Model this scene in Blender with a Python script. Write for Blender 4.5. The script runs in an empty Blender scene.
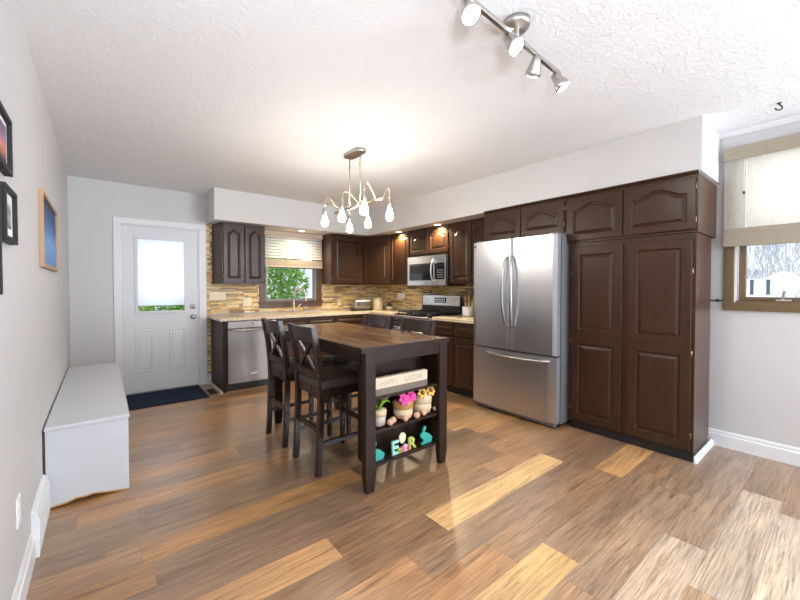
import bpy, bmesh, math, random
from mathutils import Matrix, Vector
PI = math.pi
R = math.radians
random.seed(7)
S = bpy.context.scene
COL = S.collection

# ------------------------------------------------------------------ camera
cam_d = bpy.data.cameras.new('camera')
cam = bpy.data.objects.new('camera', cam_d); COL.objects.link(cam)
cam.location = (0, 0, 1.281)
cam.rotation_euler = (PI/2 - 0.020, 0, -0.681)
cam_d.sensor_width = 36; cam_d.lens = 368.8/800*36
cam_d.shift_y = -5/800
cam_d.clip_start = 0.05; cam_d.clip_end = 300
S.camera = cam

# ------------------------------------------------------------------ view, world, daylight, added fill
S.view_settings.view_transform = 'Standard'
S.view_settings.look = 'None'
S.view_settings.gamma = 1.0
S.view_settings.use_curve_mapping = False
S.view_settings.exposure = 0.78
S.view_settings.use_white_balance = True
S.view_settings.white_balance_temperature = 6100
S.view_settings.white_balance_tint = 11
try:
    S.cycles.max_bounces = 10; S.cycles.diffuse_bounces = 6; S.cycles.glossy_bounces = 4
    S.cycles.transparent_max_bounces = 12; S.cycles.transmission_bounces = 6
    S.cycles.sample_clamp_indirect = 6.0
    S.cycles.caustics_reflective = False; S.cycles.caustics_refractive = False
    S.cycles.use_denoising = True
except Exception:
    pass
W = bpy.data.worlds.new('winter_sky'); S.world = W; W.use_nodes = True
bg = W.node_tree.nodes['Background']
bg.inputs[0].default_value = (0.92, 0.96, 1.0, 1); bg.inputs[1].default_value = .85

def area(name, loc, rot, sx, sy, power, col):
    l = bpy.data.lights.new(name, 'AREA'); l.shape = 'RECTANGLE'; l.size = sx; l.size_y = sy
    l.energy = power; l.color = col
    o = bpy.data.objects.new(name, l); COL.objects.link(o); o.location = loc; o.rotation_euler = rot
    return o
# added fill behind the camera: one lamp turned up to the ceiling, one sideways
area('fill_ceiling', (1.6, -2.6, 1.0), (PI/2+1.35, 0, 0), 3.4, 1.2, 70, (0.84, 0.92, 1.0))
area('fill_side', (3.78, -2.1, 1.45), (0, PI/2+.16, -.60), 1.6, 2.0, 170, (0.84, 0.92, 1.0))

# added spot behind the camera, aimed up to brighten the ceiling
fl = bpy.data.lights.new('fill_spot', 'SPOT'); fl.energy = 105; fl.spot_size = R(150); fl.spot_blend = 1.0; fl.shadow_soft_size = .12; fl.color = (0.95, 0.97, 1.0)
flo = bpy.data.objects.new('fill_spot', fl); COL.objects.link(flo); flo.location = (-.02, -.35, 1.55); flo.rotation_euler = (PI/2+.85, 0, -.05)
# daylight on the drawn shades and the raised blind
area('daylight_dining', (4.06, -.12, 2.01), (0, PI/2, 0), .50, 1.40, 5.5, (0.88, 0.94, 1.0))
area('daylight_door', (.59, 5.62, 1.48), (-PI/2, 0, 0), .48, .74, 2.7, (0.88, 0.94, 1.0))
area('daylight_kitchen', (2.26, 5.62, 1.84), (-PI/2, 0, 0), .76, .36, .9, (0.88, 0.94, 1.0))

# ------------------------------------------------------------------ materials
def mat(name, col=(.8, .8, .8), rough=.5, metal=0., spec=.5, emit=None, estr=0., coat=0.):
    m = bpy.data.materials.new(name); m.use_nodes = True
    b = m.node_tree.nodes['Principled BSDF']
    b.inputs['Base Color'].default_value = (*col, 1); b.inputs['Roughness'].default_value = rough
    b.inputs['Metallic'].default_value = metal; b.inputs['Specular IOR Level'].default_value = spec
    if coat: b.inputs['Coat Weight'].default_value = coat; b.inputs['Coat Roughness'].default_value = .15
    if emit:
        b.inputs['Emission Color'].default_value = (*emit, 1); b.inputs['Emission Strength'].default_value = estr
    return m
class N:
    """small node-tree helper"""
    def __init__(s, m): s.t = m.node_tree; s.n = s.t.nodes; s.b = s.n['Principled BSDF']
    def add(s, k, **kw):
        n = s.n.new(k)
        for a, v in kw.items(): setattr(n, a, v)
        return n
    def link(s, a, b): s.t.links.new(a, b)
    def coord(s, scale=(1, 1, 1), kind='Object', rot=(0, 0, 0)):
        c = s.add('ShaderNodeTexCoord'); mp = s.add('ShaderNodeMapping')
        mp.inputs['Scale'].default_value = scale; mp.inputs['Rotation'].default_value = rot
        s.link(c.outputs[kind], mp.inputs['Vector']); return mp.outputs['Vector']
    def noise(s, vec, scale=5, detail=4, rough=.55, dist=0.):
        n = s.add('ShaderNodeTexNoise'); n.inputs['Scale'].default_value = scale
        n.inputs['Detail'].default_value = detail; n.inputs['Roughness'].default_value = rough
        n.inputs['Distortion'].default_value = dist
        s.link(vec, n.inputs['Vector']); return n.outputs['Fac']
    def ramp(s, fac, stops):
        r = s.add('ShaderNodeValToRGB'); e = r.color_ramp.elements
        while len(e) < len(stops): e.new(.5)
        for i, (p, c) in enumerate(stops): e[i].position = p; e[i].color = (*c, 1) if len(c) == 3 else c
        s.link(fac, r.inputs['Fac']); return r.outputs['Color']
    def mix(s, fac, a, b, mode='MIX'):
        m = s.add('ShaderNodeMix', data_type='RGBA', blend_type=mode)
        if isinstance(fac, float): m.inputs[0].default_value = fac
        else: s.link(fac, m.inputs[0])
        for i, x in ((6, a), (7, b)):
            if isinstance(x, tuple): m.inputs[i].default_value = (*x, 1)
            else: s.link(x, m.inputs[i])
        return m.outputs[2]
    def bump(s, h, strength=.2, dist=.01):
        b = s.add('ShaderNodeBump'); b.inputs['Strength'].default_value = strength
        b.inputs['Distance'].default_value = dist
        s.link(h, b.inputs['Height']); s.link(b.outputs['Normal'], s.b.inputs['Normal'])
    def base(s, c): s.link(c, s.b.inputs['Base Color'])
    def rough(s, fac, lo, hi):
        r = s.add('ShaderNodeMapRange'); r.inputs['To Min'].default_value = lo; r.inputs['To Max'].default_value = hi
        s.link(fac, r.inputs['Value']); s.link(r.outputs[0], s.b.inputs['Roughness'])

M = {}
def paint(name, col, rough=.6, bump=.05, scale=160):
    m = mat(name, col, rough, spec=.3); n = N(m); v = n.coord()
    f = n.noise(v, scale, 3); n.bump(f, bump, .004)
    g = n.noise(v, 1.2, 2)
    n.base(n.mix(g, tuple(c*.97 for c in col), tuple(min(1, c*1.02) for c in col)))
    M[name] = m
paint('wall_paint', (.60, .592, .585), .55)
paint('soffit_paint', (.62, .612, .60), .6)
paint('trim_paint', (.76, .765, .77), .35, .01)
paint('door_paint', (.70, .715, .735), .4, .01)
paint('bench_paint', (.60, .61, .63), .35, .01)

m = mat('ceiling_plaster', (.78, .785, .79), .85, spec=.1); n = N(m); v = n.coord()
f1 = n.noise(v, 16, 5, .7, 1.5); f2 = n.noise(v, 60, 3)
n.bump(n.mix(.35, f1, f2), .55, .02); M['ceiling'] = m

def wood(name, c1, c2, rough=.35, gs=(28, 28, 2.2), coat=0., c3=None, spec=.5):
    m = mat(name, c1, rough, spec=spec, coat=coat); n = N(m); v = n.coord(gs)
    f = n.noise(v, 1.0, 6, .6, .6)
    v2 = n.coord(tuple(g*3.2 for g in gs)); f2 = n.noise(v2, 1.0, 3)
    col = n.ramp(f, [(.3, c1), (.7, c2)])
    col = n.mix(f2, col, c3 or c1)
    n.base(col); n.bump(f2, .08, .002); n.rough(f, rough-.05, rough+.08)
    M[name] = m
wood('cabinet_wood', (.027, .0115, .005), (.062, .026, .0095), .33, c3=(.034, .0145, .0065), spec=.32)
wood('cabinet_side', (.045, .020, .011), (.082, .037, .021), .28, c3=(.058, .026, .016), spec=.4)
wood('espresso', (.013, .0062, .004), (.036, .0165, .009), .36, c3=(.024, .012, .008), spec=.22)
wood('espresso_x', (.013, .0062, .004), (.036, .0165, .009), .36, (2.2, 28, 28), c3=(.024, .012, .008), spec=.22)
wood('chair_wood', (.018, .009, .006), (.042, .020, .012), .27, c3=(.024, .012, .008), spec=.5)
wood('island_top', (.030, .012, .006), (.34, .15, .048), .26, (11, 1.1, 11), coat=.6, c3=(.11, .045, .017))
wood('golden_wood', (.13, .080, .030), (.19, .118, .048), .38, c3=(.12, .074, .028))
wood('brown_casing', (.085, .045, .028), (.15, .085, .05), .4, c3=(.10, .055, .033))
wood('raw_frame', (.42, .26, .13), (.56, .38, .21), .5, c3=(.36, .22, .11))
wood('raw_edge', (.55, .30, .09), (.66, .40, .14), .6)
wood('pale_wood', (.66, .52, .36), (.80, .66, .48), .6)
wood('blind_wood', (.50, .40, .30), (.64, .54, .43), .5)
wood('ball_wood', (.52, .32, .20), (.66, .43, .29), .55)
wood('dark_strip', (.05, .028, .018), (.08, .05, .03), .6)

m = mat('steel', (.62, .62, .63), .27, 1.0); n = N(m)
v = n.coord((260, 260, 1.5)); f = n.noise(v, 1.0, 3)
n.base(n.ramp(f, [(.2, (.54, .54, .55)), (.8, (.62, .62, .63))])); n.rough(f, .28, .38); M['steel'] = m
m = mat('steel_h', (.62, .62, .63), .27, 1.0); n = N(m)
v = n.coord((1.5, 260, 260)); f = n.noise(v, 1.0, 3)
n.base(n.ramp(f, [(.2, (.32, .285, .25)), (.8, (.41, .37, .33))])); n.rough(f, .24, .38); M['steel_h'] = m  # brown tint puts the floor's reflection into the steel colour
M['steel_light'] = mat('steel_light', (.66, .67, .69), .26, 1.0)
M['handle_steel'] = mat('handle_steel', (.36, .36, .37), .28, 1.0)
M['chrome'] = mat('chrome', (.78, .78, .79), .12, 1.0)
M['nickel'] = mat('nickel', (.50, .48, .45), .30, 1.0)
M['brass'] = mat('brass', (.62, .52, .36), .28, 1.0)
M['hinge_bronze'] = mat('hinge_bronze', (.30, .19, .09), .4, 1.0)
M['black'] = mat('black', (.012, .012, .013), .4)
M['black_gloss'] = mat('black_gloss', (.010, .011, .013), .08)
M['iron'] = mat('iron', (.02, .02, .02), .6)
M['grey_plastic'] = mat('grey_plastic', (.22, .23, .25), .5)
M['fridge_side'] = mat('fridge_side', (.17, .17, .18), .5)
M['white_plastic'] = mat('white_plastic', (.85, .84, .82), .35)
M['cream_plastic'] = mat('cream_plastic', (.80, .68, .45), .4)
M['ceramic'] = mat('ceramic', (.88, .87, .84), .2)
M['cream_ceramic'] = mat('cream_ceramic', (.86, .72, .46), .3)
M['display'] = mat('display', (.02, .03, .05), .15)
M['badge'] = mat('badge', (.75, .75, .76), .3, .6)
M['bulb'] = mat('bulb', (1, .95, .85), .2, emit=(1.0, .89, .74), estr=85)
M['lens'] = mat('lens', (1, .97, .9), .2, emit=(1.0, .90, .74), estr=40)
M['can_lens'] = mat('can_lens', (1, .97, .9), .4, emit=(1.0, .84, .6), estr=5)
M['oven_glass'] = mat('oven_glass', (.015, .016, .018), .06)

def fabric(name, col, rough=.85, scale=300, b=.3):
    m = mat(name, col, rough, spec=.25); n = N(m); v = n.coord()
    f = n.noise(v, scale, 2); n.base(n.mix(f, tuple(c*.75 for c in col), tuple(min(1, c*1.2) for c in col)))
    n.bump(f, b, .003); M[name] = m
fabric('mat_navy', (.012, .022, .052), .95, 400, .8)
fabric('mat_edge', (.006, .008, .016), .9)
m = mat('leather', (.055, .042, .036), .40); n = N(m); f = n.noise(n.coord(), 140, 3); n.bump(f, .12, .002); M['leather'] = m
fabric('knit_cream', (.62, .48, .31), .9, 160)
fabric('knit_tan', (.42, .23, .075), .9, 200)
fabric('felt_pink', (.85, .09, .36), .9); fabric('felt_gold', (.80, .50, .12), .9)
fabric('felt_brown', (.22, .10, .03), .9)
M['leaf_lime'] = mat('leaf_lime', (.36, .58, .04), .5)
M['leaf_tip'] = mat('leaf_tip', (.80, .80, .55), .5)
M['pot_grey'] = mat('pot_grey', (.55, .47, .42), .6)
for nm, c in (('teal', (.035, .36, .29)), ('letter_aqua', (.36, .70, .58)), ('letter_pink', (.80, .16, .28)),
              ('letter_green', (.34, .50, .08)), ('letter_lilac', (.52, .62, .78)), ('letter_red', (.80, .10, .12)),
              ('egg_yellow', (.85, .78, .45)), ('letter_lime', (.50, .56, .10)), ('print_grey', (.42, .34, .26)), ('sign_wood', (.62, .52, .38)), ('sign_grey', (.16, .125, .095))):
    M[nm] = mat(nm, c, .6)

# granite
m = mat('granite', (.6, .5, .4), .18); n = N(m); v = n.coord()
f = n.noise(v, 55, 5, .7); f2 = n.noise(v, 150, 3, .6)
c = n.ramp(f, [(.28, (.20, .12, .06)), (.42, (.62, .48, .31)), (.55, (.78, .67, .50)), (.72, (.86, .80, .68))])
c = n.mix(n.ramp(f2, [(.36, (1, 1, 1)), (.42, (0, 0, 0))]), c, (.14, .10, .07)); n.base(c); M['granite'] = m

# stone and floor take each piece's own colour from the mesh
m = mat('ledger_stone', (.6, .5, .4), .6, spec=.4); n = N(m)
a = n.add('ShaderNodeVertexColor', layer_name='tone'); v = n.coord((18, 18, 60)); f = n.noise(v, 1, 4)
n.base(n.mix(.35, a.outputs['Color'], n.ramp(f, [(.3, (.25, .18, .11)), (.7, (.95, .86, .70))]), 'OVERLAY'))
n.bump(f, .4, .006); M['stone'] = m
m = mat('floor_planks', (.5, .35, .25), .30, spec=.5, coat=.8); n = N(m)
a = n.add('ShaderNodeVertexColor', layer_name='tone')
u = n.add('ShaderNodeVertexColor', layer_name='shift')
tc = n.add('ShaderNodeTexCoord'); ad = n.add('ShaderNodeVectorMath', operation='MULTIPLY_ADD')
n.link(u.outputs['Color'], ad.inputs[0]); ad.inputs[1].default_value = (40, 40, 40); n.link(tc.outputs['Object'], ad.inputs[2])
mp = n.add('ShaderNodeMapping'); mp.inputs['Scale'].default_value = (2.2, 30, 1); n.link(ad.outputs[0], mp.inputs['Vector'])
f = n.noise(mp.outputs['Vector'], 1.0, 7, .68, .9)
mp2 = n.add('ShaderNodeMapping'); mp2.inputs['Scale'].default_value = (5, 170, 1); n.link(ad.outputs[0], mp2.inputs['Vector'])
f2 = n.noise(mp2.outputs['Vector'], 1.0, 4, .6)
mp3 = n.add('ShaderNodeMapping'); mp3.inputs['Scale'].default_value = (1.1, 4.5, 1); n.link(ad.outputs[0], mp3.inputs['Vector'])
f3 = n.noise(mp3.outputs['Vector'], 1.0, 3, .5)
g1 = n.ramp(f, [(.32, (.44, .41, .40)), (.45, (.90, .90, .90)), (.66, (1.22, 1.22, 1.21))])
c = n.mix(1.0, a.outputs['Color'], g1, 'MULTIPLY')
c = n.mix(1.0, c, n.ramp(f2, [(.36, (.64, .62, .60)), (.58, (1.08, 1.08, 1.08))]), 'MULTIPLY')
c = n.mix(1.0, c, n.ramp(f3, [(.3, (.74, .75, .80)), (.7, (1.16, 1.13, 1.06))]), 'MULTIPLY')
n.base(c); n.bump(f2, .10, .002); n.rough(f, .28, .44); n.b.inputs['Coat Roughness'].default_value = .30; M['floor'] = m

def thin(name, col, alpha_mix, emit=0):
    """thin see-through sheet: part of the light goes straight through, some is scattered"""
    m = bpy.data.materials.new(name); m.use_nodes = True; t = m.node_tree; t.nodes.clear()
    o = t.nodes.new('ShaderNodeOutputMaterial'); tr = t.nodes.new('ShaderNodeBsdfTransparent')
    tl = t.nodes.new('ShaderNodeBsdfTranslucent'); df = t.nodes.new('ShaderNodeBsdfDiffuse')
    a = t.nodes.new('ShaderNodeMixShader'); b = t.nodes.new('ShaderNodeMixShader')
    tl.inputs[0].default_value = (*col, 1); df.inputs[0].default_value = (*col, 1)
    a.inputs[0].default_value = .5; t.links.new(df.outputs[0], a.inputs[1]); t.links.new(tl.outputs[0], a.inputs[2])
    b.inputs[0].default_value = alpha_mix; t.links.new(a.outputs[0], b.inputs[1]); t.links.new(tr.outputs[0], b.inputs[2])
    t.links.new(b.outputs[0], o.inputs[0]); M[name] = m; return m, t, tl, df, b
thin('cell_shade', (.93, .95, .97), .02)
thin('blind_slat', (.86, .83, .78), .02)
m, t, tl, df, b = thin('woven_shade', (.74, .71, .63), .35)
tc = t.nodes.new('ShaderNodeTexCoord'); mp = t.nodes.new('ShaderNodeMapping'); mp.inputs['Scale'].default_value = (20, 320, 22)
no = t.nodes.new('ShaderNodeTexNoise'); no.inputs['Scale'].default_value = 1.0; no.inputs['Detail'].default_value = 3
rp = t.nodes.new('ShaderNodeMapRange'); rp.inputs[1].default_value = .35; rp.inputs[2].default_value = .65
rp.inputs[3].default_value = .05; rp.inputs[4].default_value = .22
t.links.new(tc.outputs['Object'], mp.inputs[0]); t.links.new(mp.outputs[0], no.inputs['Vector'])
t.links.new(no.outputs['Fac'], rp.inputs[0]); t.links.new(rp.outputs[0], b.inputs[0])
fabric('woven_band', (.36, .315, .235), .9, 220, .5)
# window glass: clear with a faint reflection
m = bpy.data.materials.new('pane_glass'); m.use_nodes = True; t = m.node_tree; t.nodes.clear()
o = t.nodes.new('ShaderNodeOutputMaterial'); tr = t.nodes.new('ShaderNodeBsdfTransparent'); gl = t.nodes.new('ShaderNodeBsdfGlossy')
gl.inputs['Roughness'].default_value = .02; lw = t.nodes.new('ShaderNodeLayerWeight'); lw.inputs[0].default_value = .12
mx = t.nodes.new('ShaderNodeMixShader'); t.links.new(lw.outputs['Fresnel'], mx.inputs[0])
t.links.new(tr.outputs[0], mx.inputs[1]); t.links.new(gl.outputs[0], mx.inputs[2]); t.links.new(mx.outputs[0], o.inputs[0]); M['glass'] = m
# outdoors
m = mat('snow', (.84, .86, .88), .8); n = N(m); n.bump(n.noise(n.coord(), .8, 3), .3, .1); M['snow'] = m
m = mat('leaves_green', (.12, .30, .04), .6); n = N(m)
n.base(n.ramp(n.noise(n.coord(), 14, 3), [(.35, (.10, .28, .03)), (.65, (.42, .66, .12))])); M['leaves'] = m
M['bark'] = mat('bark', (.30, .28, .28), .9); M['hazed_bark'] = mat('hazed_bark', (.58, .59, .61), .9)  # far trees: pale grey, distance haze put into the bark colour
M['siding'] = mat('siding', (.86, .85, .86), .7); M['roofing'] = mat('roofing', (.50, .45, .46), .8)
M['tent_white'] = mat('tent_white', (.92, .93, .95), .7); M['post_dark'] = mat('post_dark', (.10, .12, .13), .7)
# art
def art(name, axis, stops):
    m = mat(name, (.5, .5, .5), .5, spec=.2); n = N(m); c = n.add('ShaderNodeTexCoord'); sx = n.add('ShaderNodeSeparateXYZ')
    n.link(c.outputs['Generated'], sx.inputs[0])
    f = n.noise(n.coord((3, 3, 6), 'Generated'), 1.5, 4)
    ad = n.add('ShaderNodeMath', operation='MULTIPLY_ADD'); n.link(f, ad.inputs[0]); ad.inputs[1].default_value = .25
    n.link(sx.outputs[axis], ad.inputs[2]); sb = n.add('ShaderNodeMath', operation='SUBTRACT'); n.link(ad.outputs[0], sb.inputs[0]); sb.inputs[1].default_value = .125
    n.base(n.ramp(sb.outputs[0], stops)); M[name] = m
art('art_blue', 2, [(.0, (.10, .24, .55)), (.35, (.16, .34, .70)), (.7, (.03, .10, .28)), (1., (.015, .04, .12))])
art('art_sunset', 2, [(.0, (.06, .03, .06)), (.35, (.62, .22, .14)), (.6, (.35, .18, .30)), (1., (.10, .08, .16))])
art('art_grey', 2, [(.0, (.10, .10, .09)), (.4, (.42, .41, .38)), (.7, (.20, .19, .18)), (1., (.55, .54, .52))])
art('art_dark', 2, [(.0, (.05, .05, .05)), (1., (.3, .3, .3))])
M['mat_board'] = mat('mat_board', (.86, .85, .83), .7)

# ------------------------------------------------------------------ helpers
def thing(name, label, cat, loc=(0, 0, 0), rotz=0., group=None):
    o = bpy.data.objects.new(name, None); COL.objects.link(o); o.empty_display_size = .05
    o.location = loc; o.rotation_euler = (0, 0, rotz); o['label'] = label; o['category'] = cat
    if group: o['group'] = group
    return o
def tag(o, label, cat, group=None, kind=None):
    o['label'] = label; o['category'] = cat
    if group: o['group'] = group
    if kind: o['kind'] = kind
    return o
def obj(name, bm, m, parent=None, label=None, smooth=False, bevel=0., seg=2, loc=None):
    me = bpy.data.meshes.new(name); bmesh.ops.recalc_face_normals(bm, faces=bm.faces); bm.to_mesh(me); bm.free()
    o = bpy.data.objects.new(name, me); COL.objects.link(o)
    for x in (m if isinstance(m, (list, tuple)) else [m]): me.materials.append(M[x] if isinstance(x, str) else x)
    if parent is not None: o.parent = parent
    if loc: o.location = loc
    if label: o['label'] = label
    if smooth:
        for p in me.polygons: p.use_smooth = True
    if bevel:
        md = o.modifiers.new('edge', 'BEVEL'); md.width = bevel; md.segments = seg; md.limit_method = 'ANGLE'; md.angle_limit = R(40)
    return o
def struct(name, bm, m, parent=None, **k):
    o = obj(name, bm, m, parent, **k)
    if parent is None: o['kind'] = 'structure'
    return o
def NB(): return bmesh.new()
def box(bm, x0, y0, z0, x1, y1, z1, mi=0):
    v = [bm.verts.new(p) for p in ((x0, y0, z0), (x1, y0, z0), (x1, y1, z0), (x0, y1, z0), (x0, y0, z1), (x1, y0, z1), (x1, y1, z1), (x0, y1, z1))]
    fs = [bm.faces.new([v[i] for i in q]) for q in ((0, 3, 2, 1), (4, 5, 6, 7), (0, 1, 5, 4), (1, 2, 6, 5), (2, 3, 7, 6), (3, 0, 4, 7))]
    for f in fs: f.material_index = mi
    return v
def B(*a):
    bm = NB(); box(bm, *a); return bm
def boxes(*l):
    bm = NB()
    for a in l: box(bm, *a)
    return bm
def frame_of(d):
    d = d.normalized(); a = Vector((0, 0, 1)) if abs(d.z) < .95 else Vector((1, 0, 0))
    s = d.cross(a).normalized(); return s, s.cross(d).normalized()
def tube(bm, pts, r, seg=10, caps=True):
    pts = [Vector(p) for p in pts]; n = len(pts); rs = r if isinstance(r, (list, tuple)) else [r]*n; rings = []
    s = None
    for i, p in enumerate(pts):
        d = (pts[min(i+1, n-1)] - pts[max(i-1, 0)])
        if s is None: s, u = frame_of(d)
        else:
            dd = d.normalized(); s = (s - dd*s.dot(dd)).normalized(); u = s.cross(dd).normalized()
        rings.append([bm.verts.new(p + (s*math.cos(2*PI*k/seg) + u*math.sin(2*PI*k/seg))*rs[i]) for k in range(seg)])
    for a, b in zip(rings, rings[1:]):
        for k in range(seg): bm.faces.new((a[k], a[(k+1) % seg], b[(k+1) % seg], b[k]))
    if caps: bm.faces.new(rings[0][::-1]); bm.faces.new(rings[-1])
    return bm
def lathe(bm, prof, c=(0, 0, 0), axis=(0, 0, 1), seg=24):
    """prof: (radius, height along the axis)"""
    c = Vector(c); d = Vector(axis).normalized(); s, u = frame_of(d); rings = []
    for r, h in prof:
        r = max(r, 1e-4)
        rings.append([bm.verts.new(c + d*h + (s*math.cos(2*PI*k/seg) + u*math.sin(2*PI*k/seg))*r) for k in range(seg)])
    for a, b in zip(rings, rings[1:]):
        for k in range(seg): bm.faces.new((a[k], a[(k+1) % seg], b[(k+1) % seg], b[k]))
    bm.faces.new(rings[0][::-1]); bm.faces.new(rings[-1]); return bm
def prism(bm, poly, o, ux, uy, ext):
    """poly in the plane (ux, uy) at o, extruded along ext"""
    o, ux, uy, ext = Vector(o), Vector(ux), Vector(uy), Vector(ext)
    a = [bm.verts.new(o + ux*x + uy*y) for x, y in poly]; b = [bm.verts.new(v.co + ext) for v in a]; k = len(a)
    bm.faces.new(a[::-1]); bm.faces.new(b)
    for i in range(k): bm.faces.new((a[i], a[(i+1) % k], b[(i+1) % k], b[i]))
    return bm
def sweep(bm, pts, hx, hy):
    """rectangular bar along pts (mostly upright): half sizes in world x, y"""
    rings = []
    for p in pts:
        x, y, z = p; rings.append([bm.verts.new(q) for q in ((x-hx, y-hy, z), (x+hx, y-hy, z), (x+hx, y+hy, z), (x-hx, y+hy, z))])
    for a, b in zip(rings, rings[1:]):
        for k in range(4): bm.faces.new((a[k], a[(k+1) % 4], b[(k+1) % 4], b[k]))
    bm.faces.new(rings[0][::-1]); bm.faces.new(rings[-1]); return bm
def bar(bm, a, b, w, h, up=(0, 0, 1)):
    """box from a to b, w across, h along up"""
    a, b, up = Vector(a), Vector(b), Vector(up); d = (b-a).normalized(); s = d.cross(up).normalized(); u = s.cross(d).normalized()
    v = [bm.verts.new(p + s*i*w/2 + u*j*h/2) for p in (a, b) for i, j in ((-1, -1), (1, -1), (1, 1), (-1, 1))]
    for q in ((0, 1, 2, 3), (7, 6, 5, 4), (0, 4, 5, 1), (1, 5, 6, 2), (2, 6, 7, 3), (3, 7, 4, 0)): bm.faces.new([v[i] for i in q])
    return bm
def bezier(pts, n=10):
    out = []
    p = [Vector(q) for q in pts]
    for i in range(n+1):
        t = i/n; q = p[:]
        while len(q) > 1: q = [a.lerp(b, t) for a, b in zip(q, q[1:])]
        out.append(q[0])
    return out
def copy_tree(o, parent=None):
    c = o.copy(); COL.objects.link(c)
    if parent is not None: c.parent = parent
    for ch in list(o.children): copy_tree(ch, c)
    return c
def text_mesh(s, size, depth, align='CENTER'):
    cu = bpy.data.curves.new('lettering', 'FONT'); cu.body = s; cu.size = size; cu.extrude = depth; cu.align_x = align
    o = bpy.data.objects.new('lettering', cu); COL.objects.link(o)
    me = bpy.data.meshes.new_from_object(o.evaluated_get(bpy.context.evaluated_depsgraph_get()))
    bpy.data.objects.remove(o); return me
def mesh_obj(name, me, m, parent=None):
    o = bpy.data.objects.new(name, me); COL.objects.link(o); me.materials.clear(); me.materials.append(M[m])
    if parent is not None: o.parent = parent
    return o

# ------------------------------------------------------------------ the room
XL, XR, YB, YR, H = -.272, 3.877, 5.419, -3.2, 2.503
SX, SY, SZ, SE = 3.329, 4.938, 2.117, .70       # soffit: front of the right run, of the back run, underside, near end
TH = .12
# floor: every plank its own tone
bm = NB(); lt = bm.loops.layers.float_color.new('tone'); ls = bm.loops.layers.float_color.new('shift')
tones = [(0.43, 0.223, 0.08), (0.39, 0.209, 0.084), (0.33, 0.191, 0.095), (0.41, 0.242, 0.106), (0.28, 0.167, 0.087), (0.46, 0.265, 0.106), (0.36, 0.223, 0.114), (0.25, 0.153, 0.084), (0.4, 0.214, 0.08)]
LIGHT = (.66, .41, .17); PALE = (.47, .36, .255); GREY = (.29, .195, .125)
PW = .18
special = {}   # row -> [(x0, x1, tone)]
def row_of(y): return math.floor((y-.07)/PW + .5)
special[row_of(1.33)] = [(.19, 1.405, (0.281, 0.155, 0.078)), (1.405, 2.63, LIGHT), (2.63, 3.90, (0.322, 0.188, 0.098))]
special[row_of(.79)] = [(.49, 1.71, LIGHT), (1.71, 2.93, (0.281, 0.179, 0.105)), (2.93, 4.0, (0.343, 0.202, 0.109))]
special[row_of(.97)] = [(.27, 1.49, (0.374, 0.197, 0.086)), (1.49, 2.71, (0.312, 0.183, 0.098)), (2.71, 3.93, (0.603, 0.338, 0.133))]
special[row_of(.43)] = [(-.17, 1.05, (0.260, 0.160, 0.094)), (1.05, 2.27, PALE), (2.27, 3.49, GREY), (3.49, 4.0, GREY)]
special[row_of(.61)] = [(.35, 1.57, (0.302, 0.188, 0.113)), (1.57, 2.79, GREY), (2.79, 4.0, (0.312, 0.207, 0.129))]
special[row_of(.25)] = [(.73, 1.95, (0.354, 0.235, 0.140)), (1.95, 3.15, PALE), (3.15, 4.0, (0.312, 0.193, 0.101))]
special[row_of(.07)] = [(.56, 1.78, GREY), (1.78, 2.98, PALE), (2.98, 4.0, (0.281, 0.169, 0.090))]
special[row_of(1.51)] = [(-.34, .88, (0.458, 0.254, 0.109)), (.88, 2.1, (0.312, 0.174, 0.086)), (2.1, 3.32, (0.374, 0.207, 0.094))]
special[row_of(1.15)] = [(-.1, 1.12, (0.385, 0.207, 0.094)), (1.12, 2.34, (0.302, 0.179, 0.098)), (2.34, 3.56, (0.291, 0.174, 0.101))]
special[row_of(1.69)] = [(-.1, 1.2, (0.270, 0.164, 0.098)), (1.2, 2.4, (0.281, 0.155, 0.078)), (2.4, 3.6, (0.354, 0.197, 0.094))]
k0, k1 = math.floor((YR-.07)/PW), math.ceil((YB-.07)/PW)
for k in range(k0, k1+1):
    y0, y1 = max(YR, .07+k*PW), min(YB, .07+(k+1)*PW)
    if y1-y0 < .005: continue
    segs = special.get(k, [])[:]
    a = segs[0][0] if segs else XL - random.uniform(.05, 1.15)
    x = segs[-1][1] if segs else a
    while a > XL and segs: segs.insert(0, (a-1.22, a, random.choice(tones))); a -= 1.22
    while x < XR: segs.append((x, x+1.22, random.choice(tones))); x += 1.22
    for x0, x1, t in segs:
        x0, x1 = max(XL, x0), min(XR, x1)
        if x1-x0 < .004: continue
        g = .0006
        f = bm.faces.new([bm.verts.new(p) for p in ((x0+g, y0+g, 0), (x1-g, y0+g, 0), (x1-g, y1-g, 0), (x0+g, y1-g, 0))])
        sh = (random.random(), random.random(), 0, 1); kt = 1.1*random.uniform(.84, 1.12)
        for l in f.loops: l[lt] = (t[0]*kt, t[1]*kt, t[2]*kt, 1); l[ls] = sh
vs = box(bm, XL-TH, YR-TH, -.1, XR+TH, YB+TH, -.001)
for v in vs:
    for l in v.link_loops: l[lt] = (.12, .08, .055, 1)
struct('floor', bm, 'floor')
struct('ceiling', B(XL-TH, YR-TH, H, XR+TH, YB+TH, H+.1), 'ceiling')
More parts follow.
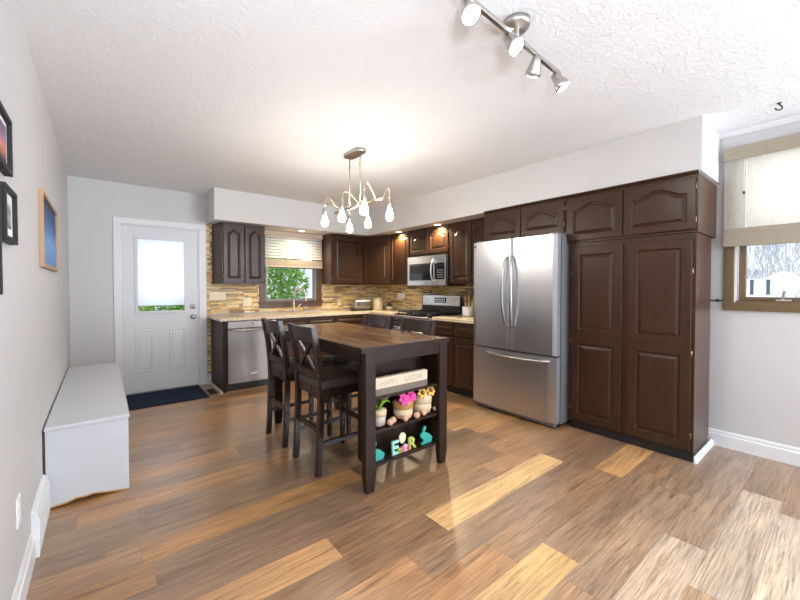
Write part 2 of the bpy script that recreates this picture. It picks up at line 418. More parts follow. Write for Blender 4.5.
def holed(axis, pos, t, u0, u1, holes, z0=0., z1=H):
    """a wall with openings: holes are (ua, ub, za, zb)"""
    bm = NB()
    us = sorted({u0, u1, *[h[0] for h in holes], *[h[1] for h in holes]})
    for a, b in zip(us, us[1:]):
        zs = [(z0, z1)]
        for h in holes:
            if h[0] <= a and b <= h[1]: zs = [(z0, h[2]), (h[3], z1)]
        for c, d in zs:
            if d-c < 1e-4: continue
            if axis == 'Y': box(bm, a, min(pos, pos+t), c, b, max(pos, pos+t), d)
            else: box(bm, min(pos, pos+t), a, c, max(pos, pos+t), b, d)
    bmesh.ops.remove_doubles(bm, verts=bm.verts, dist=1e-5)
    return bm
DX0, DX1, DZ = .182, .998, 2.035
WX0, WX1, WZ0, WZ1 = 1.855, 2.665, 1.085, 2.03
RY0, RY1, RZ0, RZ1 = -.85, .600, 1.165, 2.30
struct('wall_left', B(XL-TH, YR, 0, XL, YB, H), 'wall_paint')
struct('wall_back', holed('Y', YB, TH, XL-TH, XR+TH, [(DX0, DX1, 0, DZ), (WX0, WX1, WZ0, WZ1)]), 'wall_paint')
struct('wall_right', holed('X', XR, TH, YR, YB, [(RY0, RY1, RZ0, RZ1)]), 'wall_paint')
struct('wall_rear', holed('Y', YR, -TH, XL-TH, XR+TH, [(-.05, 3.25, 0, 2.1)]), 'wall_paint')
pd = boxes((-.05, YR-.09, 0, .01, YR-.02, 2.1), (3.19, YR-.09, 0, 3.25, YR-.02, 2.1), (.01, YR-.09, 2.04, 3.19, YR-.02, 2.1), (.01, YR-.09, 0, 3.19, YR-.02, .06), (1.56, YR-.09, .06, 1.64, YR-.02, 2.04))
rw_ = bpy.data.objects.new('window_3', None); COL.objects.link(rw_); rw_['kind'] = 'structure'
obj('patio_frame', pd, 'trim_paint', rw_); obj('glass_pane', B(.01, YR-.055, .06, 3.19, YR-.05, 2.04), 'glass', rw_)
# soffit boxed in above the cabinets
bm = NB(); box(bm, SX, SE, SZ, XR, YB, H); box(bm, 1.085, SY, SZ, SX, YB, H)
struct('wall_soffit', bm, 'soffit_paint')
# baseboards
def baseboard(bm, a, b, nrm, h=.13, d=.016):
    a, b, nrm = Vector((*a, 0)), Vector((*b, 0)), Vector((*nrm, 0))
    prism(bm, [(0, 0), (d, 0), (d, h*.72), (d*.62, h*.78), (d*.62, h*.9), (d*.3, h), (0, h)], a, nrm, (0, 0, 1), b-a)
bm = NB(); baseboard(bm, (XL, YR), (XL, 2.42), (1, 0)); baseboard(bm, (XL, 5.02), (XL, YB), (1, 0)); struct('baseboard_left', bm, 'trim_paint')
bm = NB(); baseboard(bm, (XR, YR), (XR, .745), (-1, 0)); struct('baseboard_right', bm, 'trim_paint')
bm = NB(); baseboard(bm, (1.087, YB), (1.128, YB), (0, -1)); baseboard(bm, (XL, YB), (.116, YB), (0, -1)); struct('baseboard_back', bm, 'trim_paint')
bm = NB(); baseboard(bm, (3.27, YR), (XR, YR), (0, 1)); struct('baseboard_rear', bm, 'trim_paint')
struct('trim_1', prism(NB(), [(0, 0), (.030, 0), (.030, -.012), (.012, -.038), (0, -.038)], (XR, YR, H), (-1, 0, 0), (0, 0, 1), (0, SE-YR, 0)), 'trim_paint')

# stacked stone on the backsplash
bm = NB(); lt = bm.loops.layers.float_color.new('tone')
stone_cols = [(0.78, 0.532, 0.224), (0.84, 0.646, 0.344), (0.7, 0.437, 0.152), (0.86, 0.722, 0.456), (0.54, 0.332, 0.128), (0.3, 0.209, 0.12), (0.72, 0.589, 0.376), (0.34, 0.285, 0.216), (0.76, 0.494, 0.176), (0.5, 0.389, 0.248), (0.86, 0.703, 0.4), (0.8, 0.646, 0.384), (0.88, 0.76, 0.512)]
def stones(axis, pos, u0, u1, z0, z1):
    z = z0
    while z < z1 - .004:
        h = min(random.choice((.012, .016, .020, .024)), z1-z); u = u0 - random.uniform(0, .1)
        while u < u1:
            w = random.uniform(.06, .26); a, b = max(u, u0), min(u+w, u1); u += w
            if b-a < .004: continue
            d = random.uniform(.010, .024); c = random.choice(stone_cols); k = random.uniform(.8, 1.12)
            if axis == 'Y': vs = box(bm, a+.0008, pos-d, z+.0008, b-.0008, pos, z+h-.0008)
            else: vs = box(bm, pos-d, a+.0008, z+.0008, pos, b-.0008, z+h-.0008)
            for v in vs:
                for l in v.link_loops: l[lt] = (c[0]*k, c[1]*k, c[2]*k, 1)
        z += h
stones('Y', YB, 1.087, 1.128, .135, 2.115)
stones('Y', YB, 1.128, 1.745, .93, 1.42)
stones('Y', YB, 1.128, 1.20, 1.42, 2.115)
stones('Y', YB, 1.745, 1.775, .93, 2.115); stones('Y', YB, 1.775, 2.745, .93, .985); stones('Y', YB, 2.745, 2.775, .93, 2.115)
stones('Y', YB, 2.775, XR, .93, 1.42)
stones('X', XR, 2.63, YB-.024, .93, 1.42)
struct('wall_backsplash', bm, 'stone')

# ------------------------------------------------------------------ back door
d = bpy.data.objects.new('door_1', None); COL.objects.link(d); d['kind'] = 'structure'; d.location = (DX0, YB, 0)
w = DX1-DX0
cas = boxes((-.068, -.018, 0, 0, 0, DZ), (w, -.018, 0, w+.087, 0, DZ), (-.068, -.018, DZ, w+.087, 0, DZ+.07))
obj('door_casing', cas, 'trim_paint', d, bevel=.004)
obj('door_jamb', boxes((0, 0, 0, .012, TH, DZ), (w-.012, 0, 0, w, TH, DZ), (.012, 0, DZ-.012, w-.012, TH, DZ)), 'trim_paint', d)
# slab with a glazed opening and two raised panels
gx0, gx1, gz0, gz1 = .155, .655, .985, 1.875
sl = NB(); y0, y1 = .012, .052
box(sl, .014, y0, .012, gx0, y1, DZ-.014); box(sl, gx1, y0, .012, w-.014, y1, DZ-.014)
box(sl, gx0, y0, .012, gx1, y1, gz0); box(sl, gx0, y0, gz1, gx1, y1, DZ-.014)
obj('door_slab', sl, 'door_paint', d)
obj('glazing_frame', boxes((gx0-.025, -.002, gz0-.025, gx0+.008, y0, gz1+.025), (gx1-.008, -.002, gz0-.025, gx1+.025, y0, gz1+.025),
    (gx0+.008, -.002, gz0-.025, gx1-.008, y0, gz0+.008), (gx0+.008, -.002, gz1-.008, gx1-.008, y0, gz1+.025)), 'door_paint', d, bevel=.004)
for px in (.125, .475):
    p = NB(); pw, pz0, ph = .19, .25, .52
    loops = []
    for ins, yy in ((0, y0), (.012, y0-.006), (.022, y0-.006), (.03, y0-.001), (.05, y0-.006)):
        loops.append([p.verts.new((px+a, yy, pz0+b)) for a, b in ((ins, ins), (pw-ins, ins), (pw-ins, ph-ins), (ins, ph-ins))])
    for a, b in zip(loops, loops[1:]):
        for k in range(4): p.faces.new((a[k], a[(k+1) % 4], b[(k+1) % 4], b[k]))
    p.faces.new(loops[-1]); obj('raised_panel', p, 'door_paint', d)
obj('glass_pane', B(gx0, .030, gz0, gx1, .034, gz1), 'glass', d)
sh = NB(); z = gz0+.075
while z < gz1-.002:
    box(sh, gx0+.008, .014, z, gx1-.008, .022, min(z+.0188, gz1)); z += .0195
obj('cellular_shade', sh, 'cell_shade', d, 'white pleated shade over the door glass')
kb = lathe(NB(), [(.028, 0), (.028, .006), (.012, .010), (.012, .030), (.026, .042), (.029, .055), (.022, .066), (.004, .068)], (.742, .012, .905), (0, -1, 0))
obj('door_knob', kb, 'nickel', d, smooth=True)
db = lathe(NB(), [(.030, 0), (.030, .010), (.022, .016), (.004, .018)], (.742, .012, 1.035), (0, -1, 0)); bar(db, (.742, -.012, 1.02), (.742, -.012, 1.05), .008, .02, (0, 1, 0))
obj('deadbolt', db, 'nickel', d, smooth=True)
for z in (.25, 1.0, 1.8): obj('hinge', tube(NB(), [(w-.004, .006, z-.04), (w-.004, .006, z+.04)], .006), 'nickel', d)
obj('threshold', B(.012, .0, 0, w-.012, TH, .012), 'nickel', d)

# ------------------------------------------------------------------ kitchen window (back wall)
wn = bpy.data.objects.new('window_1', None); COL.objects.link(wn); wn['kind'] = 'structure'; wn.location = (0, YB, 0)
cw = .088
obj('window_casing', boxes((WX0-cw, -.028, WZ0-.02, WX0, -.0, WZ1+cw-.02), (WX1, -.028, WZ0-.02, WX1+cw, 0, WZ1+cw-.02), (WX0, -.028, WZ1, WX1, 0, WZ1+cw-.02)), 'brown_casing', wn, bevel=.004)
obj('window_sill', boxes((WX0-cw-.01, -.055, WZ0-.035, WX1+cw+.01, .02, WZ0), (WX0-cw, -.03, WZ0-.105, WX1+cw, 0, WZ0-.035)), 'brown_casing', wn, bevel=.004)
sx0, sx1, sz0, sz1 = WX0+.002, WX1-.002, WZ0+.0, WZ1
fr = .028
obj('window_sash', boxes((sx0, .03, sz0, sx0+fr, .075, sz1), (sx1-fr, .03, sz0, sx1, .075, sz1), (sx0+fr, .03, sz0, sx1-fr, .075, sz0+fr),
    (sx0+fr, .03, sz1-fr, sx1-fr, .075, sz1), (sx0+fr, .035, 1.575, sx1-fr, .07, 1.61)), 'grey_plastic', wn, bevel=.003)
obj('glass_pane', B(sx0+fr, .050, sz0+fr, sx1-fr, .054, sz1-fr), 'glass', wn)
# slatted blind, lower part drawn up
bl = thing('window_blind', 'cream slatted blind half raised over the kitchen sink window', 'blind', (1.765, YB-.032, 0))
bw = .975
obj('headrail', B(0, -.062, 2.045, bw, -.004, 2.113), 'blind_wood', bl, bevel=.003)
s_ = NB(); z = 2.03
while z > 1.70:
    bar(s_, (0.004, -.030, z), (bw-.004, -.030, z), .046, .003, (0, -.78, .62)); z -= .042
obj('slat_panel', s_, 'blind_slat', bl)
obj('bottom_stack', boxes(*[(.004, -.056, 1.602+.014*k, bw-.004, -.006, 1.612+.014*k) for k in range(7)]), 'blind_wood', bl)
obj('bottom_rail', B(.002, -.058, 1.585, bw-.002, -.004, 1.602), 'blind_wood', bl)
obj('tilt_wand', tube(NB(), [(.09, -.066, 2.05), (.088, -.070, 1.8), (.088, -.068, 1.22)], .004, 6), 'white_plastic', bl)

# ------------------------------------------------------------------ dining side window (right wall)
wr = bpy.data.objects.new('window_2', None); COL.objects.link(wr); wr['kind'] = 'structure'; wr.location = (XR, 0, 0)
c = .062
obj('window_casing', boxes((-.022, RY1, RZ0-.06, 0, RY1+c, RZ1+c), (-.022, RY0-c, RZ0-.06, 0, RY0, RZ1+c), (-.022, RY0, RZ1, 0, RY1, RZ1+c), (-.026, RY0-c, RZ0-.062, 0, RY1+c, RZ0)), 'golden_wood', wr, bevel=.004)
obj('window_jamb', boxes((0, RY1-.012, RZ0, TH, RY1, RZ1), (0, RY0, RZ0, TH, RY0+.012, RZ1), (0, RY0+.012, RZ1-.012, TH, RY1-.012, RZ1)), 'trim_paint', wr)
obj('window_sill', B(-.004, RY0+.012, RZ0-.001, TH, RY1-.012, RZ0+.016), 'golden_wood', wr)
f = .042; a0, a1, b0, b1 = RY0+.014, RY1-.020, RZ0+.016, RZ1-.012
obj('window_sash', boxes((.025, a1-f, b0, .07, a1, b1), (.025, a0, b0, .07, a0+f, b1), (.025, a0+f, b0, .07, a1-f, b0+.028), (.025, a0+f, b1-f, .07, a1-f, b1), (.025, -.145, b0+.028, .07, -.105, b1-f)), 'golden_wood', wr, bevel=.004)
obj('glass_pane', B(.046, a0+f, b0+.028, .050, a1-f, b1-f), 'glass', wr)
lk = NB(); box(lk, .004, .29, b0, .025, .37, b0+.012); bar(lk, (.012, .335, b0+.01), (.004, .325, b0+.075), .016, .010, (1, 0, 0))
obj('crank_handle', lk, 'nickel', wr, bevel=.002)
ws = thing('woven_shade', 'tan woven roman shade half lowered over the dining side window', 'shade', (XR-.024, 0, 0))
ya, yb_ = RY0-.06, RY1+.062
obj('valance', B(-.045, ya, 2.268, -.030, yb_, 2.365), 'woven_band', ws, bevel=.003)
obj('headrail', B(-.030, ya, 2.30, 0, yb_, 2.36), 'trim_paint', ws)
obj('shade_cloth', B(-.020, ya, 1.735, -.0185, yb_, 2.30), 'woven_shade', ws)
fo = NB()
for k in range(4): prism(fo, [(-.026-.006*k, 1.735-.030*k), (-.018, 1.742-.030*k), (-.014, 1.60), (-.030-.006*k, 1.60)], (0, ya, 0), (1, 0, 0), (0, 0, 1), (0, yb_-ya, 0))
obj('folded_hem', fo, 'woven_band', ws)
cd = NB(); tube(cd, [(-.024, .535, 2.27), (-.024, .535, 1.62)], .002, 6); tube(cd, [(-.024, .548, 2.27), (-.024, .548, 2.02)], .002, 6)
obj('pull_cord', cd, 'white_plastic', ws)
obj('cord_knob', lathe(NB(), [(.002, 0), (.007, -.006), (.006, -.02), (.002, -.024)], (-.024, .548, 2.02)), 'iron', ws)
hr = thing('wall_hook', 'short dark rod hook on the wall between pantry and window', 'hook', (XR, .70, 1.178))
obj('rod', tube(NB(), [(-.03, -.035, 0), (-.03, .04, 0)], .006), 'iron', hr)
obj('mount', lathe(NB(), [(.012, 0), (.012, .004), (.006, .006), (.006, .03)], (0, 0, 0), (-1, 0, 0)), 'iron', hr)

# ------------------------------------------------------------------ cabinets
def bump_(t):
    s = abs(t); return 0. if s > .84 else (.5+.5*math.cos(PI*s/.84))**.75
def door_bm(w, h, arch=False, t=.020, fr=.055, z0=0., bm=None, rise=.05):
    """raised-panel door, local x 0..w, z z0..z0+h, face towards -y"""
    bm = bm or NB(); K = 22; tops = [1-k/(K-1) for k in range(K)]
    def outer(i, y): return [(i, y, z0+i), (w-i, y, z0+i)] + [(i+(w-2*i)*q, y, z0+h-i) for q in tops]
    def inner(d, y):
        a = fr+d; hw = w/2-a; pts = [(a, y, z0+a), (w-a, y, z0+a)]
        for q in tops:
            x = a+(w-2*a)*q; zt = z0+h-a - (rise*(1-bump_((x-w/2)/hw)) if arch else 0); pts.append((x, y, zt))
        return pts
    L = [outer(0, 0), outer(0, -t+.003), outer(.004, -t), inner(0, -t), inner(.007, -t+.009), inner(.013, -t+.010), inner(.034, -t+.001)]
    L = [[bm.verts.new(p) for p in q] for q in L]; k = len(L[0])
    for a, b in zip(L, L[1:]):
        for i in range(k): bm.faces.new((a[i], a[(i+1) % k], b[(i+1) % k], b[i]))
    bm.faces.new(L[-1]); bm.faces.new(L[0][::-1]); return bm
WOOD = ['cabinet_wood']
def put_door(par, x, z, w, h, y=0., arch=False, name='cabinet_door', **k):
    o = obj(name, door_bm(w, h, arch, **k), 'cabinet_wood', par); o.location = (x, y, z); return o
def hinges(par, x, zs, y=-.012):
    for z in zs: obj('hinge', lathe(NB(), [(.002, -.022), (.005, -.02), (.005, .02), (.002, .022)], (x, y, z)), 'hinge_bronze', par, smooth=True)
def wall_cab(label, loc, rotz, w, depth, h, doors, arch=True, left=0, right=0, crown=False, group='wall cabinets', fr=.050, rise=.045):
    t = thing('wall_cabinet', label, 'cabinet', loc, rotz, group)
    obj('cabinet_body', B(0, 0, 0, w, depth, h), 'cabinet_side', t)
    obj('face_frame', B(0, -.004, 0, w, .0, h), 'cabinet_wood', t)
    x = .012; n_ = len(doors); tot = sum(doors); W_ = w-.024-.012*(n_-1)
    for i, q in enumerate(doors):
        dw = W_*q/tot; put_door(t, x, .02, dw, h-.045, -.004, arch, fr=fr, rise=rise)
        hinges(t, x-.003 if i == 0 else x+dw+.003, (.09, h-.09), -.016); x += dw+.012
    if crown: obj('top_moulding', prism(NB(), [(0, 0), (-.004, 0), (-.022, .020), (-.022, .026), (0, .026)], (-.0, -.004, h-.005), (0, 1, 0), (0, 0, 1), (w, 0, 0)), 'cabinet_wood', t)
    return t
UZ, UH = 1.33, .785
UB = YB-.329     # front of the uppers on the back wall
UR = 3.547       # front of the uppers on the right wall
wall_cab('dark wood wall cabinet with two arched doors between back door and sink window', (1.203, UB, UZ), 0, .542, .303, UH, (1, 1), True, fr=.048)
wall_cab('dark wood wall cabinet with one square panel door beside the sink window', (2.757, UB, UZ), 0, .573, .303, UH, (1,), False, fr=.065)
ae = COL.objects.get('wall_cabinet')
obj('angled_end', prism(NB(), [(-.052, .303), (-.052, .27), (0, .002), (0, .303)], (0, 0, 0), (1, 0, 0), (0, 1, 0), (0, 0, UH)), 'cabinet_wood', ae)
# diagonal corner unit
t = thing('corner_cabinet', 'dark wood diagonal corner wall cabinet with one arched door', 'cabinet', (0, 0, UZ), 0, 'wall cabinets')
p0, p1 = Vector((3.33, UB, 0)), Vector((UR, 4.600, 0))
obj('cabinet_body', prism(NB(), [(p0.x, p0.y), (p1.x, p1.y), (XR-.026, p1.y), (XR-.026, YB-.026), (p0.x, YB-.026)], (0, 0, 0), (1, 0, 0), (0, 1, 0), (0, 0, UH)), 'cabinet_side', t)
dd = p1-p0; cwid = dd.length
o = obj('cabinet_door', door_bm(cwid-.024, UH-.045, True, fr=.07, rise=.055), 'cabinet_wood', t); o.location = p0+dd.normalized()*.012+Vector((0, 0, .02)); o.rotation_euler = (0, 0, math.atan2(dd.y, dd.x))
RT = -PI/2
def rc(label, ya, yb2, z, h, doors, front=UR, depth=None, **k):
    return wall_cab(label, (front, ya, z), RT, ya-yb2, depth or (XR-.026-front), h, doors, **k)
rc('narrow dark wall cabinet between corner cabinet and microwave', 4.600, 4.135, UZ, UH, (1,), arch=False)
rc('short dark wall cabinet with two arched doors above the microwave', 4.130, 3.345, 1.735, UH-.405, (1, 1), rise=.05)
rc('tall dark wall cabinet with arched door between microwave and refrigerator', 3.340, 2.962, UZ, UH, (1,), rise=.06)
rc('dark wall cabinet mostly hidden behind the top of the refrigerator', 2.958, 2.612, UZ, UH, (1,))
PZ = 1.682; PH = .418
rc('dark wood cabinet with two arched doors above the refrigerator', 2.606, 1.682, 1.772, PH-.088, (1, 1), front=SX, depth=XR-SX-.004, crown=True, rise=.055)
rc('dark wood cabinet with two arched doors on top of the pantry', 1.678, .715, PZ, PH, (1, 1.02), front=SX, depth=XR-SX-.004, crown=True, rise=.055)
# pantry
pa = thing('pantry_cabinet', 'tall dark wood pantry cabinet with two long doors beside the refrigerator', 'cabinet', (SX, 1.640, 0), RT)
pw = 1.640-.722
obj('cabinet_body', B(0, 0, .085, pw, .43, PZ-.004), 'cabinet_side', pa)
obj('face_frame', B(0, -.004, .085, pw, 0, PZ-.004), 'cabinet_wood', pa)
obj('toe_kick', B(.004, .018, 0, pw-.004, .42, .085), 'black', pa)
dw = (pw-.030-.052)/2
for x in (.022, .022+dw+.040):
    bm = door_bm(dw, .755, False, fr=.064); door_bm(dw, .795, False, fr=.064, z0=.755, bm=bm)
    o = obj('pantry_door', bm, 'cabinet_wood', pa); o.location = (x, -.004, .088)
    hinges(pa, x+dw+.004 if x > .1 else x-.004, (.20, .80, 1.40), -.016)
obj('side_trim', prism(NB(), [(0, 0), (.018, 0), (.014, .030), (0, .045)], (pw, .012, 0), (1, 0, 0), (0, 0, 1), (0, .53, 0)), 'trim_paint', pa, 'white quarter round along the pantry side')

# base cabinets
def base_cab(label, loc, rotz, w, cols, depth=.58, h=.87, drawers=True, group='base cabinets'):
    t = thing('base_cabinet', label, 'cabinet', loc, rotz, group)
    obj('cabinet_body', B(0, 0, .10, w, depth, h), 'cabinet_side', t)
    obj('toe_kick', B(0, .06, 0, w, depth, .10), 'black', t)
    obj('face_frame', B(0, -.004, .10, w, 0, h), 'cabinet_wood', t)
    cw_ = (w-.024-.012*(cols-1))/cols
    for i in range(cols):
        x = .012+i*(cw_+.012)
        if drawers:
            o = obj('drawer_front', door_bm(cw_, .145, False, fr=.02), 'cabinet_wood', t); o.location = (x, -.004, h-.165)
            put_door(t, x, .115, cw_, h-.30, -.004, fr=.055)
        else: put_door(t, x, .115, cw_, h-.135, -.004, fr=.055)
        hinges(t, x+cw_+.004 if i else x-.004, (.18, .60), -.016)
    return t
BF = 4.80        # front of the base units on the back wall
ep = thing('end_panel', 'dark wood end panel between dishwasher and back door', 'panel', (1.130, BF, 0))
obj('panel_board', B(0, 0, 0, .045, YB-BF-.026, .87), 'espresso', ep)
obj('shoe_moulding', B(-.014, -.002, 0, 0, YB-BF-.03, .02), 'trim_paint', ep)
base_cab('dark sink base cabinet under the kitchen window', (1.795, BF, 0), 0, .86, 2)
base_cab('dark corner base cabinet under the toaster', (2.658, BF, 0), 0, .595, 1, depth=.58)
base_cab('dark base cabinet between corner and range', (3.262, 4.765, 0), RT, .635, 1, depth=.58)
base_cab('dark base cabinet with drawers between range and refrigerator', (3.262, 3.352, 0), RT, .725, 2, depth=.58)
wt = NB(); prism(wt, [(1.098, YB-.026), (1.098, BF-.035), (3.235, BF-.035), (3.235, 4.128), (XR-.026, 4.128), (XR-.026, YB-.026)], (0, 0, .872), (1, 0, 0), (0, 1, 0), (0, 0, .040))
tag(obj('countertop', wt, 'granite', bevel=.006), 'speckled beige granite countertop running from back door round the corner', 'countertop', 'granite countertops')
tag(obj('countertop', B(3.235, 2.630, .872, XR-.026, 3.352, .912), 'granite', bevel=.006), 'speckled granite countertop between range and refrigerator', 'countertop', 'granite countertops')

# dishwasher
dwr = thing('dishwasher', 'stainless steel dishwasher beside the back door', 'dishwasher', (1.182, BF, 0))
obj('tub_body', B(0, .02, .10, .605, .57, .868), 'black', dwr)
obj('toe_kick', B(.005, .05, 0, .600, .5, .10), 'black', dwr)
db_ = NB(); K = 10
for (z0, z1) in ((.105, .775),):
    L = [[db_.verts.new((.006+.593*k/K, -.022-.010*math.sin(PI*k/K), z)) for k in range(K+1)] for z in (z0, z1)]
    Lb = [[db_.verts.new((.006+.593*k/K, .02, z)) for k in range(K+1)] for z in (z0, z1)]
    for k in range(K):
        db_.faces.new((L[0][k], L[0][k+1], L[1][k+1], L[1][k])); db_.faces.new((Lb[0][k+1], Lb[0][k], Lb[1][k], Lb[1][k+1]))
        db_.faces.new((L[0][k+1], L[0][k], Lb[0][k], Lb[0][k+1])); db_.faces.new((L[1][k], L[1][k+1], Lb[1][k+1], Lb[1][k]))
    for e in (0, K): db_.faces.new((L[0][e], L[1][e], Lb[1][e], Lb[0][e]))
obj('dishwasher_door', db_, 'steel_h', dwr)
obj('control_strip', B(.006, -.022, .780, .599, .02, .862), 'steel_h', dwr, bevel=.004)
obj('door_handle', tube(NB(), bezier([(.025, -.024, .765), (.06, -.075, .760), (.30, -.082, .750), (.545, -.075, .760), (.58, -.024, .765)], 14), .014, 10), 'steel_h', dwr, smooth=True)
obj('badge', B(.270, -.036, .195, .345, -.030, .215), 'badge', dwr)
obj('power_button', lathe(NB(), [(.010, 0), (.010, .003), (.002, .004)], (.30, -.022, .83), (0, -1, 0)), 'black', dwr)

# faucet
fa = thing('kitchen_faucet', 'chrome gooseneck faucet behind the kitchen sink', 'faucet', (2.19, 5.17, .912))
obj('base', lathe(NB(), [(.034, 0), (.034, .008), (.022, .02), (.020, .055), (.014, .06)]), 'chrome', fa, smooth=True)
obj('spout', tube(NB(), [(0, 0, .05), (0, 0, .25)] + bezier([(0, 0, .25), (.0, 0, .41), (.14, -.10, .41), (.14, -.10, .24)], 14), .016, 12), 'chrome', fa, smooth=True)
obj('spray_head', lathe(NB(), [(.014, 0), (.018, -.02), (.017, -.07), (.012, -.075)], (.14, -.10, .25)), 'chrome', fa, smooth=True)
obj('lever', tube(NB(), [(.015, -.01, .045), (.05, -.04, .09), (.085, -.07, .135)], [.010, .008, .006], 8), 'chrome', fa, smooth=True)
sk = thing('soap_dispenser', 'small chrome soap pump beside the kitchen faucet', 'soap dispenser', (2.40, 5.29, .912))
obj('pump_body', lathe(NB(), [(.02, 0), (.02, .01), (.012, .02), (.010, .07)]), 'chrome', sk, smooth=True)
obj('pump_spout', tube(NB(), [(0, 0, .06), (0, 0, .085), (0, -.06, .08)], .007, 8), 'chrome', sk, smooth=True)

# toaster, canister, jar, crock
ts = thing('toaster', 'steel toaster with black base in the counter corner', 'toaster', (3.26, 5.02, .912), R(-12))
obj('toaster_base', B(-.15, -.09, 0, .15, .09, .03), 'black', ts, bevel=.006)
obj('shell', B(-.14, -.085, .03, .14, .085, .175), 'steel_h', ts, bevel=.025, seg=4)
for x in (-.066, .066): obj('slot', B(x-.05, -.05, .1735, x+.05, .05, .1765), 'black', ts)
for x in (-.07, .07): obj('lever', B(x-.012, -.105, .10, x+.012, -.085, .115), 'black', ts)
cn = thing('canister', 'cream ceramic canister on the counter beside the toaster', 'canister', (3.555, 4.97, .912))
obj('jar_body', lathe(NB(), [(.078, 0), (.084, .01), (.084, .165), (.076, .175)]), 'cream_ceramic', cn, smooth=True)
obj('lid', lathe(NB(), [(.079, .175), (.079, .190), (.03, .198), (.014, .200), (.014, .212), (.004, .215)]), 'cream_ceramic', cn, smooth=True)
jr = thing('sponge_caddy', 'small cream bowl with dark lid beside the canister', 'bowl', (3.69, 4.83, .912))
obj('bowl', lathe(NB(), [(.035, 0), (.055, .02), (.06, .06), (.054, .06), (.03, .03)]), 'cream_ceramic', jr, smooth=True)
obj('lid', lathe(NB(), [(.050, .060), (.05, .085), (.02, .10), (.012, .12), (.003, .125)]), 'iron', jr, smooth=True)
ck = thing('utensil_crock', 'white ceramic crock full of wooden utensils beside the range', 'crock', (3.68, 3.15, .912))
obj('crock', lathe(NB(), [(.062, 0), (.070, .01), (.070, .125), (.062, .125), (.058, .02)]), 'ceramic', ck, smooth=True)
for i, (dx, dy, l, r) in enumerate(((-.03, .02, .27, .022), (.02, .03, .29, .028), (.0, -.03, .25, .024), (.035, -.01, .31, .030), (-.02, -.01, .30, .020))):
    bm = NB(); tip = Vector((dx*1.9, dy*1.9, l)); tube(bm, [(dx*.5, dy*.5, .03), tip], .006, 8)
    lathe(bm, [(.004, -.045), (r*.8, -.02), (r, .01), (r*.6, .038), (.003, .045)], tip, (dx, dy, 1), 12)
    obj('utensil', bm, 'brown_casing', ck, smooth=True)

# ------------------------------------------------------------------ range and microwave
rg = thing('kitchen_range', 'stainless steel gas range set between the base cabinets', 'range', (3.235, 4.122, 0), RT)
rw = .764
obj('range_body', B(0, .02, .03, rw, .612, .905), 'black', rg)
obj('oven_door', B(.006, -.025, .22, rw-.006, .02, .74), 'steel_light', rg, bevel=.006)
obj('oven_window', B(.11, -.028, .33, rw-.11, -.025, .62), 'oven_glass', rg)
obj('oven_handle', tube(NB(), [(.06, -.025, .70), (.06, -.075, .70), (rw-.06, -.075, .70), (rw-.06, -.025, .70)], .013), 'steel_light', rg, smooth=True)
obj('storage_drawer', B(.006, -.022, .05, rw-.006, .02, .205), 'steel_light', rg, bevel=.006)
obj('control_front', B(.004, -.022, .755, rw-.004, .02, .900), 'steel_light', rg, bevel=.008)
for x in (.09, .22, .38, .54, .67): obj('burner_knob', lathe(NB(), [(.026, 0), (.026, .008), (.02, .012), (.018, .034), (.004, .036)], (x, -.022, .83), (0, -1, 0)), 'black', rg, smooth=True)
obj('cooktop', B(0, -.01, .905, rw, .53, .918), 'black_gloss', rg, bevel=.003)
g = NB()
for x in (.05, .20, .35, .41, .56, .71):
    bar(g, (x, .03, .945), (x, .50, .945), .012, .012)
for y in (.04, .15, .27, .39, .50):
    bar(g, (.05, y, .945), (.35, y, .945), .012, .012); bar(g, (.41, y, .945), (.71, y, .945), .012, .012)
for x in (.05, .35, .41, .71):
    for y in (.04, .27, .50): bar(g, (x, y, .917), (x, y, .945), .012, .012, (0, 1, 0))
obj('burner_grate', g, 'iron', rg)
for x in (.17, .58):
    for y in (.14, .39): obj('burner_cap', lathe(NB(), [(.045, 0), (.045, .008), (.03, .014), (.003, .015)], (x, y, .918)), 'iron', rg)
bg_ = prism(NB(), [(0, 0), (.015, .26), (.075, .26), (.085, 0)], (0, .53, .918), (0, 1, 0), (0, 0, 1), (rw, 0, 0))
obj('back_guard', bg_, 'black', rg)
o = obj('control_panel', B(.012, -.007, .11, rw-.012, 0, .258), 'steel_light', rg, bevel=.004); o.location = (0, .533, .914); o.rotation_euler = (-.058, 0, 0)
o2 = obj('display', B(.27, -.0095, .15, .50, -.006, .225), 'display', rg, bevel=.01); o2.location = o.location; o2.rotation_euler = o.rotation_euler
kn = NB()
for i in range(6):
    for j in range(2): box(kn, .29+.033*i, -.0115, .163+.028*j, .31+.033*i, -.009, .178+.028*j)
o3 = obj('touch_key', kn, 'badge', rg); o3.location = o.location; o3.rotation_euler = o.rotation_euler
mw = thing('microwave', 'stainless over the range microwave with dark window', 'microwave', (3.475, 4.098, 1.306), RT)
mwid, mh = .766, .412
obj('microwave_body', B(0, .02, 0, mwid, .375, mh), 'black', mw, bevel=.004)
obj('microwave_door', boxes((.004, -.018, .004, .56, .02, .075), (.004, -.018, .305, .56, .02, mh-.004), (.004, -.018, .075, .045, .02, .305), (.535, -.018, .075, .56, .02, .305)), 'steel_light', mw, bevel=.003)
obj('door_window', B(.045, -.015, .075, .535, .02, .305), 'black_gloss', mw)
obj('control_side', boxes((.566, -.018, .004, mwid-.004, .02, .085), (.566, -.018, .30, mwid-.004, .02, mh-.004), (.745, -.018, .085, mwid-.004, .02, .30)), 'steel_light', mw, bevel=.003)
obj('keypad', B(.566, -.016, .085, .745, .02, .30), 'black_gloss', mw)
kp = NB()
for i in range(3):
    for j in range(4): box(kp, .615+.038*i, -.0175, .105+.032*j, .640+.038*i, -.0155, .122+.032*j)
